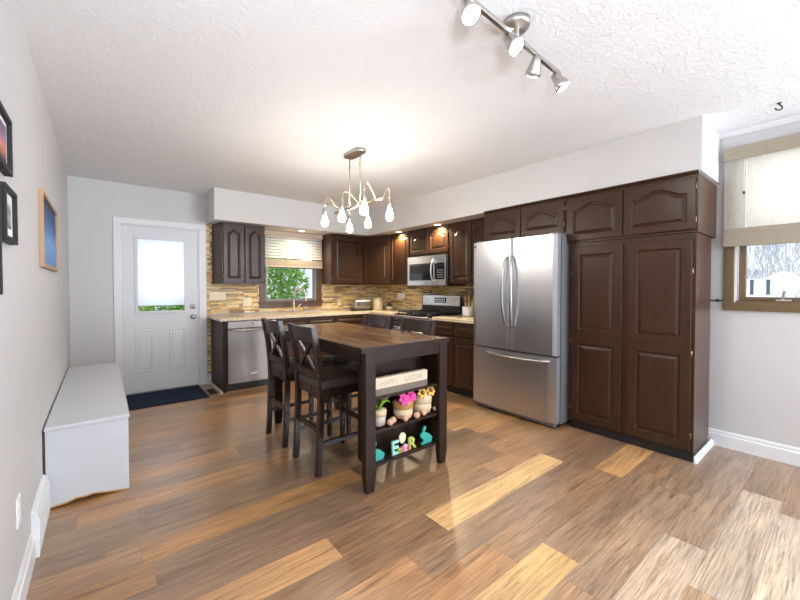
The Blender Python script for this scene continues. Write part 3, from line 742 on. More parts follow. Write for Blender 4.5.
obj('touch_key', kp, 'grey_plastic', mw); obj('clock_display', B(.62, -.0175, .25, .725, -.0155, .285), 'display', mw)
obj('door_handle', tube(NB(), bezier([(.545, -.018, .055), (.545, -.075, .07), (.545, -.080, .20), (.545, -.075, .33), (.545, -.018, .345)], 14), .012, 10), 'steel', mw, smooth=True)
obj('badge', B(.27, -.0195, .028, .33, -.0175, .045), 'badge', mw)
obj('vent_grille', boxes(*[(.03, .03+.02*k, -.004, mwid-.03, .038+.02*k, .0) for k in range(8)]), 'grey_plastic', mw)

# ------------------------------------------------------------------ refrigerator
fg = thing('refrigerator', 'stainless steel french door refrigerator with bottom freezer beside the pantry', 'refrigerator', (3.122, 2.608, 0), RT)
fw = .950
obj('fridge_body', B(.006, .108, .035, fw-.006, .73, 1.752), 'fridge_side', fg, bevel=.006)
def curved(x0, x1, z0, z1, full=fw, t=.062, bul=.016):
    bm = NB(); K = 12; yf = lambda x: -bul*math.sin(PI*x/full)+.012
    xs = [x0+(x1-x0)*k/K for k in range(K+1)]; e = .008
    F = [[bm.verts.new((x, yf(x)+ (e if k in (0, K) else 0), z)) for k, x in enumerate(xs)] for z in (z0, z1)]
    Bk = [[bm.verts.new((x, .012+t, z)) for x in xs] for z in (z0, z1)]
    for k in range(K):
        bm.faces.new((F[0][k], F[0][k+1], F[1][k+1], F[1][k])); bm.faces.new((Bk[0][k+1], Bk[0][k], Bk[1][k], Bk[1][k+1]))
        bm.faces.new((F[0][k+1], F[0][k], Bk[0][k], Bk[0][k+1])); bm.faces.new((F[1][k], F[1][k+1], Bk[1][k+1], Bk[1][k]))
    for k in (0, K): bm.faces.new((F[0][k], F[1][k], Bk[1][k], Bk[0][k])).material_index = 1
    return bm
dr1 = obj('fridge_door', curved(.003, fw/2-.003, .668, 1.760), ['steel', 'grey_plastic'], fg)
dr2 = obj('fridge_door', curved(fw/2+.003, fw-.003, .668, 1.760), ['steel', 'grey_plastic'], fg)
drw = obj('freezer_drawer', curved(.003, fw-.003, .058, .655), ['steel', 'grey_plastic'], fg)
for s, dr in ((-1, dr1), (1, dr2)):
    x = fw/2+s*.032
    obj('door_handle', tube(NB(), bezier([(x, -.006, .90), (x+s*.004, -.070, .93), (x+s*.044, -.080, 1.24), (x+s*.004, -.070, 1.55), (x, -.006, 1.58)], 18), .0145, 12), 'handle_steel', dr, smooth=True)
obj('drawer_handle', tube(NB(), bezier([(.19, .002, .615), (.21, -.070, .612), (.54, -.090, .595), (.86, -.070, .612), (.88, .002, .615)], 18), .0145, 12), 'handle_steel', drw, smooth=True)
obj('gasket', boxes((.014, .072, .06, fw-.014, .110, 1.752)), 'black', fg)
obj('badge', B(.765, -.0035, 1.665, .850, .004, 1.695), 'badge', dr2)
obj('badge', B(.020, .008, 1.705, .040, .012, 1.725), 'black', dr1)
obj('hinge_cover', boxes((.02, .04, 1.752, .10, .20, 1.775), (fw-.10, .04, 1.752, fw-.02, .20, 1.775)), 'fridge_side', fg, bevel=.004)
gr = NB(); bar(gr, (.03, .045, .040), (fw-.03, .045, .040), .03, .012); bar(gr, (.03, .06, .022), (fw-.03, .06, .022), .03, .010)
obj('kick_grille', gr, 'grey_plastic', fg)
for x in (.05, fw-.05):
    for y in (.10, .60): obj('foot', lathe(NB(), [(.022, 0), (.022, .012), (.012, .014), (.012, .04)], (x, y, 0)), 'black', fg)

# ------------------------------------------------------------------ island table
IX0, IX1, IY0, IY1, IZ = 1.213, 1.968, 1.860, 3.45, .914
it = thing('island_table', 'dark wood counter height table with open shelves at the near end', 'table', (0, 0, 0))
obj('tabletop', B(IX0+.012, IY0+.012, IZ-.030, IX1-.012, IY1-.012, IZ+.0005), 'island_top', it)
obj('edge_band', boxes((IX0, IY0, IZ-.030, IX1, IY0+.012, IZ), (IX0, IY1-.012, IZ-.030, IX1, IY1, IZ), (IX0, IY0+.012, IZ-.030, IX0+.012, IY1-.012, IZ), (IX1-.012, IY0+.012, IZ-.030, IX1, IY1-.012, IZ)), 'espresso_x', it)
lw_ = .078; ld_ = .045
for x in (IX0+.034, IX1-.006-lw_):
    for y in (IY0+.012, IY1-.012-ld_):
        bm = NB(); c0 = (x+lw_/2, y+ld_/2); q = .5*lw_; q2 = .5*ld_
        rings = [[bm.verts.new((c0[0]+i*k*q, c0[1]+j*k*q2, z)) for i, j in ((-1, -1), (1, -1), (1, 1), (-1, 1))] for z, k in ((0, .70), (.012, .80), (.10, .98), (.14, 1), (IZ-.030, 1))]
        for a, b in zip(rings, rings[1:]):
            for k in range(4): bm.faces.new((a[k], a[(k+1) % 4], b[(k+1) % 4], b[k]))
        bm.faces.new(rings[0][::-1]); bm.faces.new(rings[-1]); obj('leg', bm, 'espresso', it, bevel=.004)
lx0, lx1, ly0, ly1 = IX0+.034+lw_, IX1-.006-lw_, IY0+.012, IY1-.012
az0, az1 = IZ-.105, IZ-.030
obj('apron', B(lx0, ly0+.008, az0, lx1, ly0+.030, az1), 'espresso_x', it)
obj('apron', B(lx0, ly1-.034, az0, lx1, ly1-.012, az1), 'espresso_x', it)
for x in (IX0+.044, IX1-.040): obj('apron', B(x, ly0+lw_, az0, x+.022, ly1-lw_, az1), 'espresso', it)
SD = .185     # depth of the shelf bay
SZs = (.160, .374, .588)
for z in SZs: obj('shelf', B(lx0-.002, ly0+.020, z-.016, lx1+.002, ly0+SD, z), 'espresso_x', it)
obj('back_panel', B(lx0-.008, ly0+SD, .143, lx1+.008, ly0+SD+.016, az1), 'espresso_x', it)
for x in (lx0-.012, lx1-.004): obj('side_panel', B(x, ly0+.02, .138, x+.016, ly0+SD, az0), 'espresso', it)

# decor on the island shelves
sg = thing('shelf_sign', 'long pale wood block sign lettered with a spring greeting on the top shelf', 'sign', (1.563, 1.920, SZs[2]+.0))
obj('sign_block', B(-.230, -.016, .044, .230, .022, .112), 'sign_wood', sg, bevel=.002)
obj('sign_base', B(-.230, -.015, 0, .230, .021, .044), 'sign_grey', sg)
for wd_, wx in (('HAPPY', -.108), ('EASTER', .100)):
    o = mesh_obj('lettering', text_mesh(wd_, .048, .0008), 'print_grey', sg); o.location = (wx, -.0165, .061); o.rotation_euler = (PI/2, 0, 0)
def ball_pot(label, x, y, body, band, h, r, feet):
    t = thing('footed_planter', label, 'figurine', (x, y, SZs[1]), 0, 'spring figures with wooden ball feet')
    obj('pot', lathe(NB(), [(r*.55, .004), (r*.85, .012), (r, h*.30), (r*.98, h*.55), (r*.90, h*.60), (.006, h*.60)], seg=28), body, t, smooth=True)
    obj('rim_band', lathe(NB(), [(r*.95, h*.57), (r*1.04, h*.62), (r*1.06, h*.82), (r*.98, h*.95), (r*.80, h), (.006, h*.99)], seg=28), band, t, smooth=True)
    for fx, fy in feet: obj('foot', lathe(NB(), [(.023*math.sin(PI*k/10), .023-.023*math.cos(PI*k/10)) for k in range(11)], (fx, fy, 0)), 'ball_wood', t, smooth=True)
    return t
t = ball_pot('round cream pot figure with tan rim and pink felt flower', 1.620, 1.968, 'knit_cream', 'knit_tan',   .135, .070, ((-.030, -.062), (.072, -.066)))
def flower(par, c, r, petal, centre, n=7, tilt=-.5):
    bm = NB(); c = Vector(c); ax = Vector((0, -math.cos(tilt), -math.sin(tilt))).normalized(); s, u = frame_of(ax)
    for k in range(n):
        a = 2*PI*k/n; dd_ = s*math.cos(a)+u*math.sin(a); w_ = s*-math.sin(a)+u*math.cos(a)
        pts = [c+dd_*r*.2, c+dd_*r*.6+w_*r*.36+ax*.012, c+dd_*r*1.02+ax*.004, c+dd_*r*.6-w_*r*.36+ax*.012]
        a_ = [bm.verts.new(p) for p in pts]; b_ = [bm.verts.new(p-ax*.006) for p in pts]
        bm.faces.new(a_); bm.faces.new(b_[::-1])
        for i in range(4): bm.faces.new((a_[i], b_[i], b_[(i+1) % 4], a_[(i+1) % 4]))
    obj('flower', bm, petal, par, bevel=.003)
    obj('flower_centre', lathe(NB(), [(.004, .020), (r*.28, .016), (r*.34, .004), (r*.3, -.002)], c, ax, 14), centre, par, smooth=True)
flower(t, (-.030, -.050, .148), .048, 'felt_pink', 'felt_pink', 7); flower(t, (.040, -.045, .156), .044, 'felt_pink', 'felt_pink', 6)
t = ball_pot('round cream pot figure with pale rim and two golden flowers', 1.798, 1.972, 'knit_cream', 'knit_cream', .140, .072, ((-.034, -.060), (.098, -.050)))
flower(t, (-.040, -.050, .160), .044, 'felt_gold', 'felt_brown', 7); flower(t, (.040, -.050, .165), .044, 'felt_gold', 'felt_brown', 7)
t = thing('footed_planter', 'small pot figure with lime green leaves behind the table leg', 'figurine', (1.408, 1.966, SZs[1]), 0, 'spring figures with wooden ball feet')
obj('pot', lathe(NB(), [(.036, .004), (.046, .01), (.050, .06), (.046, .07), (.006, .07)]), 'pot_grey', t, smooth=True)
obj('rim_band', lathe(NB(), [(.046, .066), (.054, .07), (.056, .10), (.05, .108), (.006, .106)]), 'knit_cream', t, smooth=True)
for fx, fy in ((.058, -.055), (.098, -.035)): obj('foot', lathe(NB(), [(.022*math.sin(PI*k/10), .022-.022*math.cos(PI*k/10)) for k in range(11)], (fx, fy, 0)), 'ball_wood', t, smooth=True)
def leaf(par, pts, wd, mt):
    bm = NB(); n_ = len(pts); rows = []
    for i, p in enumerate(pts):
        w_ = wd*math.sin(PI*(.12+.88*i/(n_-1)))+.001; p = Vector(p)
        rows.append([bm.verts.new(p+Vector((-w_*.3, -w_, 0))), bm.verts.new(p+Vector((0, 0, .004))), bm.verts.new(p+Vector((w_*.3, w_, 0)))])
    for a, b in zip(rows, rows[1:]):
        for k in range(2): bm.faces.new((a[k], a[k+1], b[k+1], b[k]))
    o = obj('leaf', bm, mt, par, smooth=True); md = o.modifiers.new('thick', 'SOLIDIFY'); md.thickness = .003
for q in ([(0, 0, .10), (.03, -.01, .15), (.055, -.02, .165), (.075, -.03, .145)], [(0, 0, .10), (.01, -.02, .16), (.03, -.04, .19)], [(0, 0, .1), (-.03, -.01, .15), (-.05, -.02, .16)], [(0, 0, .1), (.02, .0, .17), (.06, .0, .20)]):
    leaf(t, q, .018, 'leaf_lime')
leaf(t, [(.05, -.015, .165), (.09, -.02, .195), (.135, -.03, .205)], .012, 'leaf_tip')
# letters and rabbits on the lowest shelf
ew = thing('letter_decoration', 'painted wooden letters spelling a spring word on the lowest shelf', 'decoration', (1.600, 1.930, SZs[0]))
def letter(ch, x, z, size, m_):
    me = text_mesh(ch, size, .008); o = mesh_obj('letter', me, m_, ew); o.location = (x, 0, z); o.rotation_euler = (PI/2, 0, 0)
    md = o.modifiers.new('thick', 'SOLIDIFY'); md.thickness = .004; md.offset = 1
letter('E', -.082, .003, .128, 'letter_aqua')
letter('a', -.044, .003, .062, 'letter_green'); letter('s', -.014, .003, .066, 'letter_pink'); letter('t', .010, .003, .080, 'letter_lilac'); letter('e', .030, .003, .072, 'letter_red')
letter('R', .066, .003, .112, 'letter_lime')
eg = NB(); lathe(eg, [(.030*math.sin(PI*k/12)*(1-.12*math.cos(PI*k/12)), .038-.038*math.cos(PI*k/12)) for k in range(13)], (-.014, .006, .056))
bmesh.ops.scale(eg, vec=(1, .4, 1), verts=eg.verts); obj('egg', eg, 'egg_yellow', ew, smooth=True)
def rabbit(label, x, y, flip=1):
    t = thing('rabbit_figure', label, 'figurine', (x, y, SZs[0]), 0, 'teal rabbit cutouts')
    out = [(-.045, 0), (-.047, .010), (-.030, .016), (-.026, .030), (-.040, .042), (-.052, .056), (-.054, .068), (-.046, .080), (-.034, .086), (-.031, .104), (-.022, .124), (-.012, .132), (-.004, .124), (-.006, .106), (-.014, .090), (-.008, .076), (.010, .074), (.030, .064), (.046, .046), (.056, .040), (.060, .028), (.052, .014), (.050, 0)]
    o = obj('body_board', prism(NB(), [(a*flip, b) for a, b in out], (0, .008, 0), (1, 0, 0), (0, 0, 1), (0, -.018, 0)), 'teal', t, bevel=.003)
    return t
rabbit('teal rabbit cutout at the open end of the lowest shelf', 1.806, 1.935)
rabbit('teal rabbit cutout partly behind the table leg on the lowest shelf', 1.372, 1.935)

# ------------------------------------------------------------------ chairs
def make_chair(label):
    t = thing('counter_chair', label, 'chair', (0, 0, 0), 0, 'counter height chairs at the island table')
    post = [(-.222, 0), (-.212, .12), (-.204, .30), (-.198, .50), (-.202, .65), (-.220, .82), (-.258, 1.018)]
    for s in (-1, 1):
        obj('rear_leg', sweep(NB(), [(x, s*.185, z) for x, z in post], .021, .0175), 'chair_wood', t, bevel=.004)
        bm = NB(); rings = [[bm.verts.new((.180+i*k, s*.180+j*k, z)) for i, j in ((-1, -1), (1, -1), (1, 1), (-1, 1))] for z, k in ((0, .015), (.30, .020), (.575, .021))]
        for a, b in zip(rings, rings[1:]):
            for k in range(4): bm.faces.new((a[k], a[(k+1) % 4], b[(k+1) % 4], b[k]))
        bm.faces.new(rings[0][::-1]); bm.faces.new(rings[-1]); obj('front_leg', bm, 'chair_wood', t, bevel=.003)
    def curved_rail(z0, z1, x0, x1, th, bow):
        bm = NB(); K = 8; L = []
        for k in range(K+1):
            y = -.168+.336*k/K; b = -bow*math.cos(PI*y/.336)
            L.append([bm.verts.new(p) for p in ((x0+b-th/2, y, z0), (x0+b+th/2, y, z0), (x1+b+th/2, y, z1), (x1+b-th/2, y, z1))])
        for a, b in zip(L, L[1:]):
            for k in range(4): bm.faces.new((a[k], a[(k+1) % 4], b[(k+1) % 4], b[k]))
        bm.faces.new(L[0][::-1]); bm.faces.new(L[-1]); return bm
    obj('top_rail', curved_rail(.905, 1.012, -.236, -.257, .022, .012), 'chair_wood', t, bevel=.004)
    obj('lower_rail', curved_rail(.655, .705, -.204, -.210, .022, .006), 'chair_wood', t, bevel=.003)
    for s in (-1, 1):
        bm = NB(); P = [(-.240, s*.118, .915), (-.226, s*.060, .86), (-.218, s*.0, .805), (-.213, -s*.075, .745), (-.208, -s*.135, .695)]
        rows = []
        for i, p in enumerate(P):
            wd = .020 if i != 2 else .017; off = .0015*s
            rows.append([bm.verts.new((p[0]+dx+off, p[1]+dy, p[2])) for dx, dy in ((-.009, -wd), (.009, -wd), (.009, wd), (-.009, wd))])
        for a, b in zip(rows, rows[1:]):
            for k in range(4): bm.faces.new((a[k], a[(k+1) % 4], b[(k+1) % 4], b[k]))
        bm.faces.new(rows[0][::-1]); bm.faces.new(rows[-1]); obj('cross_slat', bm, 'chair_wood', t)
    obj('seat_frame', boxes((-.180, -.198, .525, .200, -.160, .590), (-.180, .160, .525, .200, .198, .590), (.162, -.160, .525, .200, .160, .590), (-.205, -.166, .525, -.180, .166, .590)), 'chair_wood', t, bevel=.003)
    bm = B(-.205, -.205, .588, .215, .205, .640); bmesh.ops.subdivide_edges(bm, edges=bm.edges, cuts=5, use_grid_fill=True)
    for v in bm.verts:
        if v.co.z > .63: v.co.z += .020*max(0, 1-(v.co.x/.22)**2)*max(0, 1-(v.co.y/.22)**2)
    obj('seat_cushion', bm, 'leather', t, smooth=True, bevel=.012, seg=3)
    for s in (-1, 1): obj('stretcher', B(-.195, s*.180-.010, .195, .168, s*.180+.010, .225), 'chair_wood', t, bevel=.002)
    obj('stretcher', B(-.214, -.170, .285, -.194, .170, .320), 'chair_wood', t, bevel=.002)
    obj('foot_rail', B(.168, -.165, .265, .192, .165, .300), 'chair_wood', t, bevel=.002)
    return t
ch = make_chair('dark crossed back counter chair on the bench side, closer to the shelf end')
ch.location = (1.350, 2.462, 0)
for (x, y, rz, lab) in ((1.350, 3.045, 0, 'dark wood counter chair on the bench side, closer to the dishwasher'),
                        (1.835, 2.335, PI, 'dark counter chair on the refrigerator side, closer to the shelf end'),
                        (1.835, 2.930, PI, 'dark counter chair on the range side, closer to the sink')):
    c_ = copy_tree(ch); c_.location = (x, y, 0); c_.rotation_euler = (0, 0, rz); c_['label'] = lab

# ------------------------------------------------------------------ bench, mat, vents
be = thing('storage_bench', 'long white painted bench against the wall by the back door', 'bench', (0, 0, 0))
bx0, bx1, by0, by1, bz = XL+.012, .116, 2.90, 4.99, .480
obj('bench_top', B(bx0-.004, by0-.012, bz-.022, bx1+.014, by1, bz), 'bench_paint', be, bevel=.004)
pts = [(bx0, .014), (bx0+.05, .020), (bx0+.09, .022), (bx0+.13, .034), (bx0+.17, .030), (bx0+.21, .036), (bx0+.27, .022), (bx0+.33, .012), (bx1, .003)]
obj('end_panel', prism(NB(), pts + [(bx1, bz-.022), (bx0, bz-.022)], (0, by0, 0), (1, 0, 0), (0, 0, 1), (0, .018, 0)), 'bench_paint', be)
low = [(x, z+.006) for x, z in pts]; up = [(x, z) for x, z in pts]
obj('raw_bottom_edge', prism(NB(), [(x, max(0, z-.010)) for x, z in pts] + [(x, z+.001) for x, z in pts[::-1]], (0, by0+.002, 0), (1, 0, 0), (0, 0, 1), (0, .014, 0)), 'raw_edge', be, 'rough unpainted cut along the bottom of the end panel')
obj('front_panel', B(bx1-.018, by0+.018, 0, bx1, by1, bz-.022), 'bench_paint', be)
obj('front_batten', B(bx1, by0, 0, bx1+.008, by0+.055, bz-.022), 'bench_paint', be)
obj('back_cleat', boxes((XL+.002, by0+.004, .20, bx0, by1, .31), (XL+.002, by0+.004, .315, bx0, by1, bz-.03)), 'dark_strip', be, 'bare dark boards between bench and wall')
obj('end_panel', B(bx0, by1-.018, 0, bx1-.018, by1, bz-.022), 'bench_paint', be)
rv = thing('baseboard_register', 'white baseboard heating register on the floor beside the bench', 'register', (XL, 2.42, 0))
rg_ = prism(NB(), [(0, 0), (.030, 0), (.034, .17), (.022, .215), (0, .225)], (0, 0, 0), (1, 0, 0), (0, 0, 1), (0, .46, 0))
obj('register_cover', rg_, 'trim_paint', rv, bevel=.003)
obj('grille', boxes(*[(.0325, .03+.040*k, .05, .0350, .055+.040*k, .15) for k in range(10)]), 'trim_paint', rv)
ol = thing('wall_outlet', 'white outlet plate low on the wall near the picture frames', 'outlet', (XL, 2.10, .385))
obj('plate', B(0, -.036, -.058, .006, .036, .058), 'white_plastic', ol, bevel=.002)
for z in (-.02, .02): obj('socket', lathe(NB(), [(.016, 0), (.016, .002), (.002, .0025)], (.006, 0, z), (1, 0, 0), 16), 'white_plastic', ol)
mt_ = thing('door_mat', 'navy rectangular doormat on the floor at the back door', 'mat', (.215, 4.73, 0))
obj('mat_pile', B(.012, .012, 0, .743, .648, .011), 'mat_navy', mt_, bevel=.004)
obj('mat_border', boxes((0, 0, 0, .755, .012, .007), (0, .648, 0, .755, .66, .007), (0, .012, 0, .012, .648, .007), (.743, .012, 0, .755, .648, .007)), 'mat_edge', mt_)
fv = thing('floor_vent', 'brown metal floor vent beside the doormat', 'vent', (.995, 4.83, 0))
obj('vent_frame', boxes((0, 0, 0, .10, .012, .005), (0, .248, 0, .10, .26, .005), (0, .012, 0, .012, .248, .005), (.088, .012, 0, .10, .248, .005)), 'brown_casing', fv)
obj('vent_grille', boxes((.012, .012, 0, .088, .248, .001), *[(.014, .016+.0195*k, .001, .086, .026+.0195*k, .004) for k in range(12)]), 'iron', fv)

# ------------------------------------------------------------------ outlets and switches on the backsplash
def plate(label, loc, axis, w_, h_, m_, gang):
    t = thing('switch_plate' if gang else 'wall_outlet', label, 'switch' if gang else 'outlet', loc, 0 if axis == 'Y' else RT, 'plates on the stone backsplash')
    obj('plate', B(-w_/2, -.006, -h_/2, w_/2, 0, h_/2), m_, t, bevel=.002)
    k_ = max(1, gang)
    for i in range(k_):
        x = (i-(k_-1)/2)*.046
        if gang: obj('toggle', B(x-.006, -.014, -.010, x+.006, -.006, .012), m_, t)
        else:
            for z in (-.020, .020): obj('socket', lathe(NB(), [(.015, 0), (.015, .002), (.002, .0025)], (x, -.006, z), (0, -1, 0), 16), m_, t)
plate('wide cream switch plate on the stone beside the back door', (1.215, YB-.025, 1.168), 'Y', .205, .115, 'cream_plastic', 4)
plate('cream outlet plate on the stone under the two door wall cabinet', (1.595, YB-.025, 1.080), 'Y', .120, .125, 'cream_plastic', 0)
plate('cream outlet on the stone between sink window and toaster', (3.115-.05, YB-.025, 1.045), 'Y', .075, .115, 'cream_plastic', 0)
plate('white outlet plate on the stone beside the microwave', (XR-.025, 4.72, 1.150), 'X', .20, .085, 'white_plastic', 2)

# ------------------------------------------------------------------ frames on the left wall
def frame(label, y0, y1, z0, z1, fw_, dep, fm, artm, mat_w=0., group=None):
    t = thing('picture_frame', label, 'picture frame', (XL, y0, z0), 0, group); w_, h_ = y1-y0, z1-z0
    obj('frame_moulding', boxes((0, 0, 0, dep, fw_, h_), (0, w_-fw_, 0, dep, w_, h_), (0, fw_, 0, dep, w_-fw_, fw_), (0, fw_, h_-fw_, dep, w_-fw_, h_)), fm, t, bevel=.002)
    if mat_w: obj('mat_board', B(.002, fw_, fw_, dep*.45, w_-fw_, h_-fw_), 'mat_board', t)
    obj('art_print', B(.003, fw_+mat_w, fw_+mat_w, dep*.5, w_-fw_-mat_w, h_-fw_-mat_w), artm, t)
M['frame_black'] = mat('frame_black', (.014, .013, .013), .55, spec=.25)
frame('wide wood framed blue picture on the wall above the bench', 2.93, 3.82, 1.400, 1.845, .024, .022, 'raw_frame', 'art_blue')
GRP = 'black frames on the bare wall'
frame('black framed picture with sunset colours, topmost on the wall', 1.40, 1.975, 1.690, 1.895, .020, .024, 'frame_black', 'art_sunset', .018, GRP)
frame('small black framed grey photo with white mat on the wall', 1.83, 2.055, 1.445, 1.642, .018, .024, 'frame_black', 'art_grey', .035, GRP)
frame('large black frame cut off at the edge of the view', 1.30, 1.735, 1.258, 1.615, .022, .026, 'frame_black', 'art_dark', .03, GRP)

# ------------------------------------------------------------------ chandelier
cx, cz = 1.792, 2.012
cl = thing('chandelier', 'brass island chandelier with six bare teardrop bulbs above the table', 'chandelier', (cx, 2.86, 0))
cp = NB(); K = 24
ov = [(.055*math.cos(2*PI*k/K), .085*(1 if math.sin(2*PI*k/K) >= 0 else -1)+.055*math.sin(2*PI*k/K)) for k in range(K)]
prism(cp, ov, (0, 0, H-.028), (1, 0, 0), (0, 1, 0), (0, 0, .028)); obj('canopy', cp, 'nickel', cl, bevel=.006, smooth=False)
for y in (-.09, .09):
    obj('rod', tube(NB(), [(0, y, H-.03), (0, y, cz)], .0055, 8), 'brass', cl, smooth=True)
    obj('rod_joint', lathe(NB(), [(.009, 0), (.009, .03)], (0, y, H-.14)), 'brass', cl, smooth=True)
obj('crossbar', tube(NB(), [(0, -.42, cz), (0, .36, cz)], .010, 10), 'brass', cl, smooth=True)
bulbs = ((1.580, 3.030, .27), (1.585, 2.735, -.10), (1.565, 2.370, -.34), (1.945, 3.205, .30), (1.935, 2.860, .04), (1.860, 2.430, -.42))
for bx, by, ay in bulbs:
    x, y = bx-cx, by-2.86; a = Vector((0, ay, cz)); e = Vector((x, y, 2.000))
    up_ = Vector((x*.62, ay+(y-ay)*.62, 2.12)); up2 = Vector((x*1.0, y, 2.15))
    obj('arm', tube(NB(), bezier([a, a.lerp(e, .3)+Vector((0, 0, .02)), up_, up2, e], 14), .0055, 8), 'brass', cl, smooth=True)
    obj('socket', lathe(NB(), [(.008, .066), (.016, .06), (.018, .0), (.014, -.004)], (x, y, 1.938)), 'nickel', cl, smooth=True)
    b_ = obj('bulb', lathe(NB(), [(.012, 0), (.014, -.012), (.020, -.032), (.028, -.054), (.031, -.072), (.028, -.088), (.017, -.101), (.003, -.106)], (x, y, 1.938)), 'bulb', cl, smooth=True)

# ------------------------------------------------------------------ track light on the ceiling
tk = thing('track_light', 'brushed nickel ceiling track light with four spotlights', 'track light', (1.50, 1.00, H))
obj('canopy', lathe(NB(), [(.062, 0), (.062, -.018), (.054, -.030), (.012, -.032), (.012, -.075)], (0, 0, 0), seg=28), 'nickel', tk, smooth=True)
obj('track_bar', bar(NB(), (-.43, -.02, -.075), (.43, .02, -.075), .020, .020), 'nickel', tk, bevel=.003)
tgt = ((-.36, -.012, (-.10, -.55, -1)), (-.06, -.003, (.1, -.75, -1)), (.18, .009, (.35, .55, -1)), (.40, .019, (.42, -.45, -.85)))
for x, y, dr_ in tgt:
    d_ = Vector(dr_).normalized(); base = Vector((x, y, -.108))
    hd = obj('spot_head', lathe(NB(), [(.010, -.030), (.018, -.026), (.024, .0), (.036, .040), (.040, .062), (.037, .062), (.030, .045)], base, d_), 'nickel', tk, smooth=True)
    obj('stem', tube(NB(), [(x, y, -.075), (x, y, -.100), base-d_*.02], .006, 8), 'nickel', tk, smooth=True)
    obj('lens', lathe(NB(), [(.033, .050), (.034, .058), (.020, .066), (.002, .068)], base, d_), 'lens', hd, smooth=True)
for x, y, dr_ in tgt:
    l = bpy.data.lights.new('track_spot', 'SPOT'); l.energy = 12; l.spot_size = R(150); l.spot_blend = .8; l.shadow_soft_size = .035; l.color = (1, .95, .88)
    o = bpy.data.objects.new('track_spot', l); COL.objects.link(o); o.parent = tk
    d_ = Vector(dr_).normalized(); o.location = Vector((x, y, -.108))+d_*.085; o.rotation_euler = d_.to_track_quat('-Z', 'Y').to_euler()
hk = thing('ceiling_hook', 'small dark swag hook screwed into the ceiling near the window', 'hook', (3.50, .335, H))
obj('hook_plate', lathe(NB(), [(.012, 0), (.012, -.004), (.004, -.008)]), 'iron', hk)
obj('hook_curve', tube(NB(), [(0, 0, 0), (0, 0, -.012)] + bezier([(0, 0, -.012), (.028, -.02, -.022), (.024, -.018, -.052), (0, 0, -.052), (-.022, .018, -.050), (-.020, .016, -.034)], 14), .0045, 8), 'iron', hk, smooth=True)

# ------------------------------------------------------------------ recessed lights under the soffit
def can(label, x, y, power):
    t = thing('recessed_light', label, 'ceiling light', (x, y, SZ), 0, 'recessed lights under the soffit')
    obj('trim_ring', lathe(NB(), [(.058, 0), (.060, -.006), (.046, -.006), (.044, .0)], (0, 0, 0)), 'white_plastic', t, smooth=True)
    obj('lens', lathe(NB(), [(.044, -.0005), (.044, -.004), (.002, -.005)], (0, 0, 0)), 'can_lens', t)
    l = bpy.data.lights.new('can_spot', 'SPOT'); l.energy = power; l.spot_size = R(150); l.spot_blend = .7; l.shadow_soft_size = .04; l.color = (1, .78, .48)
    o = bpy.data.objects.new('can_spot', l); COL.objects.link(o); o.parent = t; o.location = (0, 0, -.02)
can('recessed light under the soffit in front of the corner cabinets', 3.475, 4.32, 58)
can('recessed light under the soffit in front of the microwave', 3.475, 3.50, 58)
can('recessed light under the soffit above the kitchen sink', 2.30, 5.13, 22)

# ------------------------------------------------------------------ outdoors
gd = NB(); prism(gd, [(-30, -.35), (9, -.35), (22, .55), (30, .90), (34, 1.0), (39, 1.85), (60, 2.4), (60, -1), (-30, -1)], (0, -40, 0), (1, 0, 0), (0, 0, 1), (0, 100, 0))
o = obj('ground_snow', gd, 'snow'); o['kind'] = 'structure'
sb = thing('evergreen_shrub', 'bright green leafy shrub outside the kitchen window', 'shrub', (2.98, 7.7, -.45))
bm = NB(); random.seed(3)
for k in range(5200):
    a, q = random.uniform(0, 2*PI), random.random()**.4; z = random.uniform(.1, 2.75); rr = (.48+.10*math.sin(z*5+a*2))*q*min(1, (2.85-z)*2.2)
    p = Vector((rr*math.cos(a), rr*math.sin(a), z)); s = random.uniform(.035, .06)
    e1 = Vector((random.uniform(-1, 1), random.uniform(-1, 1), random.uniform(-1, 1))).normalized(); e2 = e1.cross(Vector((random.uniform(-1, 1), random.uniform(-1, 1), random.uniform(-1, 1)))).normalized()
    bm.faces.new([bm.verts.new(p+e1*s), bm.verts.new(p+e2*s*.5), bm.verts.new(p-e1*s), bm.verts.new(p-e2*s*.5)])
obj('foliage', bm, 'leaves', sb)
st = NB(); tube(st, [(0, 0, 0), (.02, 0, 1.2), (0, .02, 2.3)], [.06, .04, .015]); obj('trunk', st, 'bark', sb)
s2 = copy_tree(sb); s2.location = (1.72, 7.75, -.45); s2.scale = (.9, .9, .85); s2['label'] = 'green shrub outside, hidden behind the two door wall cabinet'
s3 = copy_tree(sb); s3.location = (.80, 7.2, -.45); s3.scale = (.9, .9, .6); s3['label'] = 'green shrub low behind the shade of the back door'
s4 = copy_tree(sb); s4.location = (-.25, 7.3, -.45); s4.scale = (.9, .9, .6); s4['label'] = 'green shrub behind the back door glass, closer to the bench wall'
for s in (sb, s2, s3, s4): s['group'] = 'shrubs along the house'
hs = thing('neighbor_house', 'pale sided house beyond the kitchen window', 'house', (7.2, 13.0, -.35))
obj('wall', B(-2.2, 0, 0, 3.2, 4, 3.0), 'siding', hs)
obj('roof', prism(NB(), [(-.4, 3.0), (4.4, 3.0), (2.0, 4.6)], (-2.6, 0, 0), (0, 1, 0), (0, 0, 1), (6.2, 0, 0)), 'roofing', hs)
wf = obj('window', boxes((-.9, -.03, 1.1, -.1, 0, 2.3)), 'trim_paint', hs); obj('pane', B(-.83, -.035, 1.17, -.17, -.03, 2.23), 'grey_plastic', wf)
gz = thing('canopy_tent', 'white peaked canopy tent standing in the snowy yard', 'tent', (32.0, 2.72, .95))
tz = .80; hw = .95
rf = NB(); vs = [rf.verts.new(p) for p in ((-hw, -hw, tz), (hw, -hw, tz), (hw, hw, tz), (-hw, hw, tz), (0, 0, tz+.58))]
